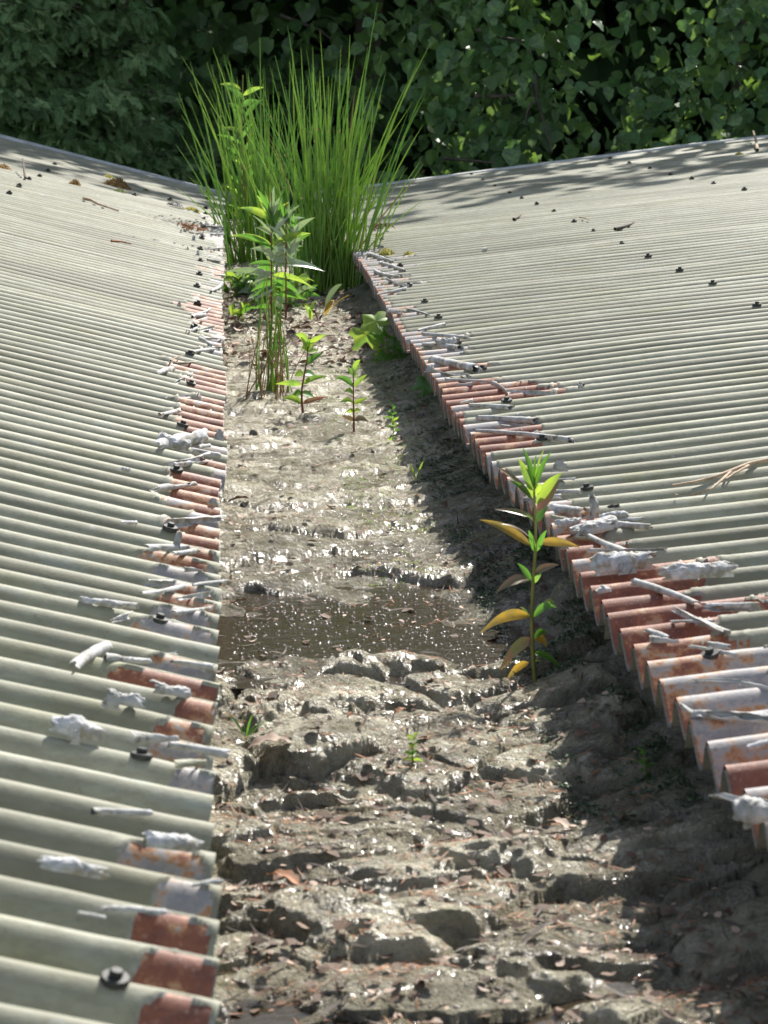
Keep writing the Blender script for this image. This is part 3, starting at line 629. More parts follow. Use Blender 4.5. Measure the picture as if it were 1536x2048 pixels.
def crumple(px, py, wpx, hpx, m, side, label, name='paint_flake', cat='paint flake'):
    p = roofpt(side, px, py, .002); s_ = FPX / p.y; a, b = wpx / s_, hpx / s_; n = 24; rr = np.random.default_rng(int(px * 7 + py)); sd_ = rr.uniform(0, 90)
    u_, v_ = np.meshgrid(np.linspace(-.5, .5, n), np.linspace(0, 1, n), indexing='ij')
    roll = rr.uniform(2.6, 4.2) * (1 + .5 * gn(u_ * 3 + sd_, u_ * 0, 3)); ang = -.5 + v_ * roll
    rad = b * .52 * (1 + .35 * gn(u_ * 2.2 + sd_, v_ * .4, 4)) * (1 - .25 * v_) * (1 - 1.6 * np.abs(u_) ** 3)
    rag = .16 * fbm(v_ * 5 + sd_, np.sign(u_) * 3, 9, 3) * np.abs(2 * u_) ** 2
    cre = b * .07 * fbm(u_ * 9 + sd_, v_ * 6, 6, 3)
    X = (u_ + rag * np.sign(u_)) * a; Yv = -(rad + cre) * np.cos(ang) + b * .1 * gn(u_ * 4 + sd_, 0 * u_, 7); Zv = (rad + cre) * (np.sin(ang) + .50)
    V = np.stack([X, Yv, Zv], -1).reshape(-1, 3)
    return thing1(name, meshnp(name, V, grid(n, n), M[m]), label, cat, p, (random.uniform(-.3, .3), (AL if side < 0 else -BR) + random.uniform(-.1, .1), random.uniform(-.5, .5)), 'loose paint flakes on the roofs')
crumple(340, 1704, 118, 44, 'white', -1, 'white crumpled paint flake at the left eave, second patch up from the big rust patches')
crumple(145, 1752, 135, 40, 'white', -1, 'long white paint flake slanting across the lower left ridges')
crumple(336, 1392, 88, 34, 'peel', -1, 'white and blue grey flake lying on the long rust patch at the left eave')
crumple(245, 1412, 78, 40, 'peel', -1, 'brownish grey flake beside the long rust patch on the left roof')
crumple(200, 1213, 84, 20, 'white', -1, 'flat white torn flake on the left roof level with the puddle')
crumple(240, 1828, 100, 18, 'peel', -1, 'thin grey flake above the arched rust patch at lower left')
crumple(1250, 1142, 128, 58, 'white', 1, 'largest blue white folded flake at the right eave above the deep rust ridges')
crumple(1395, 1158, 145, 46, 'white', 1, 'long white folded flake reaching right from the largest one')
crumple(1185, 1068, 92, 34, 'peel', 1, 'blue grey flake with yellow specks just right of the tall weed')
crumple(1230, 1042, 60, 22, 'white', 1, 'small white torn flake behind the blue grey one')
crumple(1515, 1640, 90, 60, 'peel', 1, 'pale torn flake at the right picture edge near the lowest teeth')
crumple(150, 1475, 105, 52, 'white', -1, 'crumpled white paint flake farthest up the near left ridges, beside a black bolt')
crumple(345, 898, 66, 34, 'white', -1, 'bright white crumpled paint flake on the left roof above a black bolt')
crumple(1138, 1055, 50, 26, 'white', 1, 'white paint flake at the right eave behind the tall weed')
crumple(895, 692, 46, 24, 'peel', 1, 'blue grey folded paint flake on the right eave above the rusty patch')
crumple(1205, 1190, 40, 20, 'peel', 1, 'grey paint flake standing on the first deep rust ridge')
crumple(250, 945, 18, 12, 'white', -1, 'small white flake alone on the left roof beyond the peeled edge')
crumple(970, 505, 10, 12, 'white', 1, 'tiny white fleck on the far right roof')
crumple(1228, 1018, 24, 10, 'bolt', 1, 'black shiny scrap beside the flakes on the right roof')
crumple(1162, 775, 14, 11, 'bolt', 1, 'small dark pointed scrap right of the rusty ridges')
def moss(px, py, wpx, hpx, m, side, label):
    p = roofpt(side, px, py, -.004); s_ = FPX / p.y; a, b = wpx / s_ / 2, hpx / s_; Vs, Fs, o = [], [], 0
    for k in range(int(160)):
        r = sqrt(random.random()); e = random.random() * 6.28; x, y = a * r * cos(e), a * 1.0 * r * sin(e); h = b * (1 - r * r) * random.uniform(.6, 1.1); q = a * .13
        V = np.array([(x - q, y, h * .55), (x + q, y, h * .55), (x + random.uniform(-q, q), y + random.uniform(-q, q), h + q), (x, y - q, h * .4)]); Vs.append(V); Fs += [(o, o + 1, o + 2), (o + 1, o + 3, o + 2), (o + 3, o, o + 2)]; o += 4
    n = 10; G = []
    for i in range(n):
        for j in range(n):
            r = i / (n - 1); e = j / (n - 1) * 2 * pi; G.append((a * r * cos(e), a * r * sin(e), b * .8 * (1 - r ** 2) * (1 + .3 * float(gn(r * 3 + px, e, 2)))))
    gf = grid(n, n, o); Fs += [tuple(f[:3]) for f in gf] + [(f[0], f[2], f[3]) for f in gf]; Vs.append(np.array(G))
    thing1('moss_cushion', meshnp('moss_cushion', np.concatenate(Vs), np.array(Fs), M[m]), label, 'moss', p, (0, AL if side < 0 else -BR, 0), 'moss cushions on the roofs')
moss(235, 371, 52, 16, 'moss_b', -1, 'rusty orange moss cushion on the far left roof, the largest')
moss(218, 355, 24, 7, 'moss_y', -1, 'flat yellow green moss just behind the orange cushion')
moss(240, 382, 24, 6, 'moss_g', -1, 'thin greenish moss streak in front of the orange cushion')
moss(150, 369, 26, 13, 'moss_b', -1, 'dry brown spiky moss tuft left of the orange cushion')
moss(350, 411, 34, 9, 'bolt', -1, 'blackened moss strip nearer the rushes on the left roof')
moss(385, 421, 36, 8, 'moss_y', -1, 'ochre moss strip next to the black moss on the left roof')
moss(292, 381, 14, 5, 'moss_g', -1, 'small green moss dot right of the orange cushion')
moss(8, 336, 30, 9, 'moss_b', -1, 'brown moss at the left picture edge on the far roof')
moss(772, 507, 34, 13, 'moss_y', 1, 'bright yellow moss cushion by a bolt beside the rushes')
moss(817, 508, 22, 8, 'moss_y', 1, 'smaller yellow moss cushion right of the bright one')
moss(755, 471, 22, 6, 'moss_y', 1, 'faint yellow moss film above the bright cushion')
moss(1478, 308, 18, 5, 'moss_y', 1, 'yellow moss dot at the far edge of the right roof')
def pile(side, px, py, w_, label, m='litter_o', cnt=26, name='leaf_pile', cat='dead leaves'):
    p = roofpt(side, px, py, 0); s_ = FPX / p.y; Vs, Fs, o = [], [], 0
    for k in range(cnt):
        x, y = random.gauss(0, w_ / s_ * .33), random.gauss(0, .03); L = random.uniform(.012, .035); a = random.random() * 6.28
        V, Fq = leafgrid((x, y, .004), (x + L * cos(a), y + L * sin(a), random.uniform(.004, .025)), L * .4, .2, random.uniform(-1, 1), .4, 4, 'oval'); Vs.append(V); Fs.append(Fq + o); o += len(V)
    o_ = thing1(name, meshnp(name, np.concatenate(Vs), np.concatenate(Fs), M[m]), label, cat, p, (0, AL if side < 0 else -BR, 0))
    if cnt > 1: o_['kind'] = 'stuff'
pile(-1, 382, 463, 40, 'little heap of orange dead leaves caught on the left roof near the rushes')
pile(1, 752, 462, 26, 'little heap of brown dead leaves on the right roof beside the rushes', 'litter_b')
pile(1, 788, 463, 8, 'single orange leaf scrap right of the brown heap', cnt=1, name='leaf_scrap', cat='dead leaf')

# ================================================================ PLANTS
def herb(name, label, cat, base, stem, stem_r, leaves, Y, stm='st_g', depth=.03, group=None):
    """stem and leaves measured on the picture, all standing round the distance Y"""
    b = Vector(base); root = empty(name, b); tag(root, label, cat, group)
    pts = [atY(x, y, Y) - b for x, y in stem]; pts[0] = Vector((pts[0].x, pts[0].y, pts[0].z - .01))
    V, Fq = tube(pts, np.linspace(stem_r, stem_r * .45, len(pts)), 7); obj('stem', meshnp('stem', V, Fq, M[stm]), root)
    for L in leaves:
        x0, y0, x1, y1, wpx, m = L[:6]; ex = L[6] if len(L) > 6 else {}
        d = ex.get('d', random.uniform(-1, 1)) * depth
        p0 = atY(x0, y0, Y); p1 = atY(x1, y1, Y + d); W = wpx / (FPX / Y)
        leafobj(root, M[m], p0, p1, W, arch=ex.get('a', .08), roll=(lambda q: math.copysign(min(1.3, abs(q) * 1.45), q))(ex.get('r', random.uniform(.5, 1.1) * random.choice((-1, 1)))), fold=ex.get('f', .3), nl=10, shape=ex.get('s', 'lance'))
    return root
def cr(x, y): return 900 + x / 3.94, 860 + y / 3.94
def mk(l): return [(*cr(a, b), *cr(c, d), w_ / 3.94, m, *r) for a, b, c, d, w_, m, *r in l]
bm = atmud(1069, 1352); Yb = bm.y; bm.z = mz(bm.x, bm.y)
herb('tall_weed', 'tall weed with yellow green crown and orange and purple lower leaves before the right eave', 'plant', atY(1070, 1350, Yb),
     [cr(670, 1935), cr(650, 1700), (cr(645, 1450)), cr(655, 1200), cr(672, 950), cr(676, 760), cr(664, 560), cr(668, 380)], .0029,
     mk([(664, 470, 572, 140, 75, 'l_g', {'r': .9}), (664, 450, 742, 155, 70, 'l_yg', {'r': -.9}), (668, 470, 798, 172, 85, 'l_g', {'r': -.8}), (655, 470, 540, 228, 85, 'l_yg', {'r': 1}), (664, 400, 680, 185, 45, 'l_g'), (660, 440, 628, 200, 50, 'l_yg'),
         (650, 545, 355, 285, 80, 'l_pu', {'r': .5, 'a': .06}), (640, 540, 470, 400, 60, 'l_g', {'r': .9}), (680, 585, 882, 340, 95, 'l_yg', {'r': -.9, 'a': .1}), (690, 640, 868, 395, 110, 'l_pu', {'r': -.7, 'd': .6}),
         (655, 690, 350, 625, 60, 'l_pu', {'r': .5, 'a': .05}), (660, 720, 570, 670, 40, 'l_yg', {}), (670, 730, 770, 600, 70, 'l_g', {'r': -.8}), (655, 540, 590, 400, 50, 'l_yg'), (670, 520, 720, 420, 50, 'l_yg'),
         (640, 915, 232, 708, 92, 'l_or', {'r': .75, 'a': .07}), (650, 870, 400, 740, 50, 'l_pu', {'r': .2, 'a': .1, 'd': -.3}), (700, 885, 1022, 925, 82, 'l_or', {'r': -.9, 'a': .06}), (665, 960, 620, 790, 50, 'l_g'), (680, 960, 760, 790, 50, 'l_g'), (670, 970, 650, 840, 40, 'l_yg'),
         (640, 1190, 530, 1050, 55, 'l_g', {'r': .9}), (660, 1130, 860, 1062, 85, 'l_pu', {'r': -.6, 'a': .05}), (625, 1180, 362, 1285, 95, 'l_pu', {'r': .6, 'a': .12}), (660, 1210, 720, 1130, 40, 'l_yg'), (640, 1190, 590, 1090, 40, 'l_yg'),
         (635, 1465, 238, 1602, 105, 'l_or', {'r': .9, 'a': .15}), (655, 1480, 845, 1405, 80, 'l_g', {'r': -.8, 'a': .22}), (740, 1380, 842, 1405, 40, 'l_yg', {'r': -.8, 'a': .2}), (630, 1480, 555, 1395, 40, 'l_yg'),
         (640, 1640, 390, 1890, 110, 'l_pu', {'r': .9, 'a': .12}), (500, 1780, 400, 1890, 60, 'l_or', {'r': .9, 'a': .02}), (665, 1650, 765, 1715, 95, 'l_or', {'r': -.8, 'a': .2, 's': 'oval'}), (660, 1640, 770, 1600, 60, 'l_g', {'r': -.8, 'a': .2}),
         (620, 1830, 440, 1980, 70, 'l_or', {'r': .8, 'a': .12}), (660, 1760, 880, 1880, 80, 'l_g', {'r': -.6, 'a': .1}), (650, 1825, 715, 1820, 20, 'l_yg')]), Yb)
def seedling(px, py, top, label, name='seedling', low='l_red', sc_=1.0, stem='st_r', hi='l_yg'):
    p = atmud(px, py); Y = p.y; h = py - top; L = []
    nn = 7; wob = [random.gauss(0, h * .025) for _ in range(4)]; cx = lambda t: px + wob[0] * sin(t * 5) + wob[1] * t
    for i in range(nn):
        t = (i + 1.2) / (nn + .4) + random.uniform(-.02, .02); y = py - h * t * .93; ln = h * (.30 if t < .75 else .25) * sc_
        e = .15 + .95 * max(0, t - .3); side_on = i % 2
        for sd_ in (-1, 1):
            if random.random() < .12: continue
            m = low if t < .27 and random.random() < .8 else ('l_g' if random.random() < .5 else hi) if t < .75 else hi
            l = ln * random.uniform(.65, 1.15) * (1 if not side_on else .55); ee = e + random.uniform(-.35, .3)
            L.append((cx(t), y, cx(t) + sd_ * l * cos(ee), y - l * sin(ee) + (l * .5 * random.random() if side_on else 0), h * .11 * sc_ * random.uniform(.7, 1.15), m, {'a': random.uniform(.02, .2), 'd': (sd_ * 1.5 if side_on else random.uniform(-.6, .6))}))
    for q in (-.18, .05, .22): L.append((cx(.85), top + h * .18, cx(1) + q * h * .5, top + random.uniform(0, 6), h * .07, hi))
    return herb(name, label, 'plant', (p.x, p.y, mz(p.x, p.y)), [(cx(t), py + 2 - t * (h * .88)) for t in (0, .2, .4, .6, .8, 1)], .0028 * h / 160, L, Y, stem, .02, 'young weeds growing in the mud')
seedling(608, 832, 672, 'bushy seedling with red lower leaves in front of the small rush tuft')
seedling(708, 860, 728, 'slender red stemmed seedling right of the bushy one', low='l_pu', sc_=.95)
seedling(826, 1530, 1472, 'small bright green seedling in the middle of the foreground mud', low='l_yg', stem='st_g', sc_=1.1)
seedling(785, 888, 838, 'little yellow green sprout at the edge of the shadow', low='l_yg', stem='st_g', sc_=1.1)
seedling(784, 845, 806, 'tiniest green sprout just above the one at the shadow edge', low='l_g', stem='st_g', sc_=1.2, hi='l_g')
seedling(1290, 1560, 1500, 'dark green seedling in deep shade under the right eave', low='l_g', stem='st_g', sc_=1.3, hi='l_g')
seedling(755, 730, 690, 'small leafy sprout at the foot of the lobed yellow green leaves', low='l_g', stem='st_g', sc_=1.3, hi='l_yg')
def blades(px, py, tips, m, label, wpx=5):
    p = atmud(px, py); root = empty('grass_tuft', (p.x, p.y, mz(p.x, p.y))); tag(root, label, 'grass', 'grass sprouts in the mud')
    for tx, ty in tips: leafobj(root, M[m], atY(px + (tx - px) * .05, py, p.y), atY(tx, ty, p.y + random.uniform(-.01, .01)), wpx / (FPX / p.y), name='blade', arch=.12, roll=.6, nl=7)
blades(492, 1475, [(452, 1425), (478, 1412), (525, 1440), (545, 1442), (505, 1430)], 'l_g', 'small arching grass tuft beside the left eave')
blades(832, 962, [(850, 918), (842, 940), (818, 925), (846, 955)], 'l_yg', 'thin yellow green grass sprout at the shadow edge')
blades(1245, 1380, [(1248, 1338), (1253, 1350)], 'l_g', 'single dark grass blade under the right eave', 7)
# the oval leaf lying in the shade
p = atmud(1155, 1395); root = empty('creeping_plant', (p.x, p.y, mz(p.x, p.y))); tag(root, 'pale green oval leaf on a short stalk in the shade behind the tall weed', 'plant')
leafobj(root, M['l_si'], atY(1128, 1402, p.y), atY(1182, 1392, p.y), .014, arch=.1, roll=.2, shape='oval'); V, Fq = tube([atY(1140, 1425, p.y) - root.location, atY(1130, 1402, p.y) - root.location], .001); obj('stalk', meshnp('stalk', V, Fq, M['st_g']), root)
# lobed yellow-green leaves overhanging at the right
def lobed(parent, m, c, r, nrm_, rot, name='leaf'):
    n = 26; V = [(0, 0, 0)]
    for ring in (.5, 1):
        for k in range(n):
            a = k / n * 2 * pi; q = 1 + .2 * cos(5 * a) + .06 * cos(13 * a); 
            if abs(a - pi) < .25: q *= .45
            V.append((r * ring * q * cos(a), r * ring * q * sin(a), -.18 * r * ring ** 2 + .05 * r * cos(5 * a) * ring))
    Fs = []
    for k in range(n):
        k2 = (k + 1) % n; Fs += [(0, 1 + k, 1 + k2), (1 + k, 1 + n + k, 1 + n + k2), (1 + k, 1 + n + k2, 1 + k2)]
    o = obj(name, meshnp(name, V, np.array(Fs), M[m]), parent); q = Vector(nrm_).to_track_quat('Z', 'Y'); o.location = Vector(c) - parent.location; o.rotation_mode = 'QUATERNION'; o.rotation_quaternion = q @ Matrix.Rotation(rot, 4, 'Z').to_quaternion(); return o
p = atmud(775, 735); Y = p.y; root = empty('lobed_weed', (p.x, Y, mz(p.x, Y))); tag(root, 'weed with two big lobed yellow green leaves glowing beside the right eave', 'plant')
for (x, y, r, n_, m, ro) in [(733, 670, 34, (-.25, -.75, .5), 'l_yg', 1.6), (752, 642, 30, (-.1, -.6, .75), 'l_yg', 2.5), (765, 665, 22, (.5, -.6, .5), 'l_g', 2), (790, 690, 26, (-.3, -.6, .6), 'l_g', 1), (770, 715, 18, (.2, -.7, .6), 'l_g', .5), (800, 715, 20, (.2, -.7, .6), 'l_g', .3)]:
    c = atY(x, y, Y + random.uniform(-.05, .05)); lobed(root, m, c, r / (FPX / Y), n_, ro)
    V, Fq = tube([Vector((0, 0, 0)), (c - root.location) * .5 + Vector((.01, 0, .02)), c - root.location], .0013); obj('stalk', meshnp('stalk', V, Fq, M['st_g']), root)
p = atmud(850, 815); Y = p.y; root = empty('lobed_weed', (p.x, Y, mz(p.x, Y))); tag(root, 'dark five fingered weed hanging in the shade below the toothed eave', 'plant')
for (x, y, r, n_, m, ro) in [(848, 770, 26, (-.3, -.6, .6), 'l_g', 1), (835, 800, 16, (-.3, -.6, .6), 'l_g', 2)]:
    c = atY(x, y, Y); lobed(root, m, c, r / (FPX / Y), n_, ro); V, Fq = tube([Vector((0, 0, 0)), c - root.location], .0013); obj('stalk', meshnp('stalk', V, Fq, M['st_g']), root)
# yellow broad leaves in front of the big rushes
p = atmud(640, 650); Y = p.y; root = empty('broad_leaf_weed', (p.x, Y, mz(p.x, Y))); tag(root, 'low weed with yellow and pale broad leaves at the foot of the rushes', 'plant')
for (a, b, c_, d, w_, m) in [(622, 640, 632, 600, 34, 'l_yg'), (620, 640, 610, 610, 26, 'l_yg'), (650, 615, 684, 568, 26, 'l_si'), (648, 632, 668, 600, 10, 'l_or'), (645, 640, 700, 590, 8, 'l_or')]:
    leafobj(root, M[m], atY(a, b, Y), atY(c_, d, Y + random.uniform(-.04, .04)), w_ / (FPX / Y), arch=.1, roll=random.uniform(.5, 1), shape='oval')
V, Fq = tube([Vector((0, 0, 0)), atY(628, 620, Y) - root.location], .002); obj('stalk', meshnp('stalk', V, Fq, M['st_r']), root)
# silver-leaved tall weeds in front of the left rush clump
def silver(px, py, top, leaves, label, lean=0):
    p = atmud(px, py); Y = p.y; b = (p.x, Y, mz(p.x, Y))
    leaves = [(l[0], l[1], l[2], l[3], l[4] * 1.35, *l[5:]) for l in leaves] + [(l[0] + 4, l[1] + random.uniform(8, 26), l[0] + (l[2] - l[0]) * random.uniform(-1, -.5), l[3] + random.uniform(0, 30), l[4], random.choice(('l_si', 'l_g')), {}) for l in leaves]
    return herb('narrow_leaf_weed', label, 'plant', b, [(px, py), (px + lean * .3, (py + top) / 2), (px + lean, top)], .0032, leaves, Y, 'st_r', .05, 'narrow leaved weeds in front of the rushes')
L1 = []
for x1, y1, m, w_ in [(514, 378, 'l_g', 9), (548, 372, 'l_si', 9), (570, 378, 'l_g', 10), (528, 380, 'l_yg', 9), (560, 395, 'l_si', 12)]: L1.append((544, 440, x1, y1, w_, m, {}))
for y0, x1, y1, m, w_ in [(445, 513, 390, 'l_yg', 12), (440, 580, 404, 'l_yg', 15), (440, 478, 416, 'l_yg', 13), (470, 600, 410, 'l_si', 9), (470, 512, 455, 'l_si', 15), (492, 458, 472, 'l_yg', 12), (492, 622, 467, 'l_yg', 13), (505, 500, 498, 'l_si', 10), (515, 575, 470, 'l_si', 18), (520, 600, 500, 'l_si', 12), (530, 650, 543, 'l_si', 17), (520, 596, 522, 'l_si', 18), (550, 625, 575, 'l_yg', 13), (545, 505, 570, 'l_si', 12), (560, 600, 590, 'l_g', 15), (575, 512, 600, 'l_si', 14), (600, 570, 620, 'l_si', 14), (590, 612, 600, 'l_g', 12)]: L1.append((545, y0, x1, y1, w_, m, {}))
silver(543, 640, 385, L1, 'tall red stemmed weed with long silvery leaves in front of the rushes')
L2 = []
for y0, x1, y1, m, w_ in [(450, 560, 405, 'l_g', 10), (455, 592, 405, 'l_si', 10), (452, 578, 402, 'l_si', 9), (470, 600, 425, 'l_g', 10), (475, 630, 435, 'l_si', 13), (480, 555, 430, 'l_si', 12), (485, 608, 440, 'l_g', 10), (505, 548, 465, 'l_si', 16), (500, 620, 470, 'l_g', 12), (530, 560, 500, 'l_si', 12)]: L2.append((578, y0, x1, y1, w_, m, {}))
silver(572, 640, 405, L2, 'second silvery leaved weed just right of the red stemmed one')
def lowbush(px, py, w_, h_, n, label, ms=('l_g', 'l_yg', 'l_si')):
    p = atmud(px, py); Y = p.y; L = []
    for k in range(n):
        x0 = px + random.gauss(0, w_ * .28); y0 = py - random.random() * h_ * .6; a = random.uniform(-1.4, 1.4); ln = random.uniform(24, 56)
        L.append((x0, y0, x0 + ln * sin(a), y0 - ln * cos(a) * .6 + 6, random.uniform(10, 18), random.choice(ms), {'a': .15}))
    herb('leafy_weed', label, 'plant', (p.x, Y, mz(p.x, Y)), [(px, py), (px + 3, py - h_ * .6)], .003, L, Y, 'st_g', .12, 'low leafy weeds along the left eave')
lowbush(490, 600, 70, 80, 60, 'leafy green clump against the left eave before the rushes')
lowbush(560, 625, 100, 100, 70, 'spreading pale leafed clump round the red stemmed weed')
lowbush(478, 640, 36, 60, 12, 'straggling half dead clump by the left eave', ('l_g', 'l_yg', 'l_or'))
lowbush(448, 420, 46, 60, 24, 'bright green weed tuft at the far end of the left eave', ('l_yg', 'l_yg', 'l_si'))
# leafy stem standing within the rushes
L3 = []
for k in range(26):
    y0 = 180 + k * 11; s_ = 1 if k % 2 else -1; L3.append((482 + 4 * (k % 3), y0, 482 + s_ * random.uniform(18, 50), y0 - random.uniform(5, 40), random.uniform(8, 15), random.choice(('l_g', 'l_yg', 'l_g')), {}))
p = atmud(478, 500); herb('narrow_leaf_weed', 'tall leafy weed half hidden inside the left side of the rushes', 'plant', (p.x, p.y, mz(p.x, p.y)), [(478, 490), (482, 330), (486, 150)], .004, L3, p.y, 'st_g', .05, 'narrow leaved weeds in front of the rushes')

# ---- rushes
def rush(base_px, base_py, spread, n, tipfun, label, r=.0028, dead=.03, name='rush_clump', bright=.35):
    p = atmud(base_px, base_py); Y = p.y; b = Vector((p.x, Y, mz(p.x, Y))); root = empty(name, b); tag(root, label, 'rushes', 'rush clumps in the gutter')
    for k in range(n):
        tx, ty, q = tipfun(k / n); dx = spread / (FPX / Y) * random.gauss(0, .32) + spread / (FPX / Y) * q * .35; dy = random.gauss(0, spread / (FPX / Y) * .3)
        t1 = atY(tx, ty, Y + dy + random.gauss(0, .05)); t0 = Vector((b.x + dx, b.y + dy, 0)); t0.z = mz(t0.x, t0.y) - .01
        bow = Vector((t1.x - t0.x, t1.y - t0.y, 0)) * -.22 + Vector((random.gauss(0, .006), random.gauss(0, .006), 0))
        pts = [t0.lerp(t1, s) + bow * 4 * s * (1 - s) * .6 - root.location for s in np.linspace(0, 1, 9)]
        rr = r * random.uniform(.7, 1.25) * np.array([1, 1.05, 1, .95, .9, .8, .65, .45, .12])
        V, Fq = tube(pts, rr, 4); m = 'rushd' if random.random() < dead else ('rush2' if random.random() < bright else 'rush')
        s_ = obj('stem', meshnp('stem', V, Fq, M[m]), root)
        if random.random() < .4:
            c = pts[random.choice((5, 6, 6))]; me = bud_me; obj('flower_head', me, s_, c, None, random.uniform(.6, 1.2))
    return root
bv = [(cos(a) * sin(e) * .0032, sin(a) * sin(e) * .0032, cos(e) * .004) for e in np.linspace(.1, 3.04, 5) for a in np.linspace(0, 2 * pi, 7)]
bud_me = meshnp('flower_head', bv, grid(5, 7), M['bud'])
def tipA(q):
    a = random.gauss(0, 1); a = max(-2, min(2, a)); x = 668 + a * 92; y = 85 + 290 * random.random() ** 1.25 + abs(a) * 14
    return x, y, a
def tipB(q):
    a = max(-1.9, min(2, random.gauss(0, 1))); x = 492 + a * 74; y = 95 + 270 * random.random() ** 1.25 + abs(a) * 18
    return x, y, a
rush(655, 592, 80, 160, tipA, 'dense tall green rush clump nearest the toothed right eave')
rush(525, 535, 72, 122, tipB, 'tall rush clump leaning left behind the silvery weeds')
ts = [(755, 5), (860, 88), (838, 120), (822, 210), (700, 70), (640, 62), (362, 112), (380, 122), (425, 95), (520, 75), (575, 52)]; _i = [0]
def tipC(q):
    t = ts[_i[0] % len(ts)]; _i[0] += 1; return t[0], t[1], (t[0] - 600) / 150
rush(610, 585, 130, 11, tipC, 'scattered longest rush stems that stand above both clumps', dead=0, bright=.6)
def tipD(q): return 545 + random.gauss(0, 22), 520 + abs(random.gauss(0, 70)), random.gauss(0, .7)
rush(545, 782, 40, 22, tipD, 'small sparse rush tuft growing alone in the mud', .0017, .15)
def tipE(q): return 545 + random.gauss(0, 60), 640 + random.uniform(-40, 80), random.gauss(0, 1)
rush(540, 802, 60, 16, tipE, 'dead brown rush stems round the small tuft', .0011, 1.0)

# ================================================================ TREES BEYOND
def leaf_tmpl(L, W, n=5, teeth=True):
    V = []; F_ = []
    out = [(0, 0)] ; half = [(.10, .32), (.28, .5), (.5, .48), (.72, .34), (.9, .14)]
    pts = [(0, 0)] + [(a * L, b * W * (1.08 if (i % 2) else .94)) for i, (a, b) in enumerate(half)] + [(L, 0)] + [(a * L, -b * W * (.94 if (i % 2) else 1.08)) for i, (a, b) in reversed(list(enumerate(half)))]
    V = [(x, y, .22 * abs(y) - .25 * (x / L) ** 2 * L * .4) for x, y in pts] + [(L * .5, 0, -.02)]
    m = len(pts); return np.array(V), np.array([(m, i, (i + 1) % m) for i in range(m)])
def rotmats(n, droop=(.3, 1.3), face=None):
    az = rng.uniform(0, 2 * pi, n); el = -rng.uniform(*droop, n); ro = rng.normal(0, .5, n)
    ax = np.stack([np.cos(az) * np.cos(el), np.sin(az) * np.cos(el), np.sin(el)], -1)
    s = np.stack([-np.sin(az), np.cos(az), 0 * az], -1); up = np.cross(ax, s)
    s2 = s * np.cos(ro)[:, None] + up * np.sin(ro)[:, None]; up2 = np.cross(ax, s2)
    return np.stack([ax, s2, up2], -1)          # columns
def scatter(tV, tF, pos, R_, sc_):
    n = len(pos); V = np.einsum('nij,kj->nki', R_, tV) * sc_[:, None, None] + pos[:, None, :]
    Fq = tF[None] + (np.arange(n) * len(tV))[:, None, None]; return V.reshape(-1, 3), Fq.reshape(-1, tF.shape[1])
def px_of(pos):
    d = pos - np.array(tuple(CP)); k = d @ np.array(tuple(_F)); return 768 + FPX * d @ np.array(tuple(_R)) / k, 1024 - FPX * d @ np.array(tuple(_U)) / k
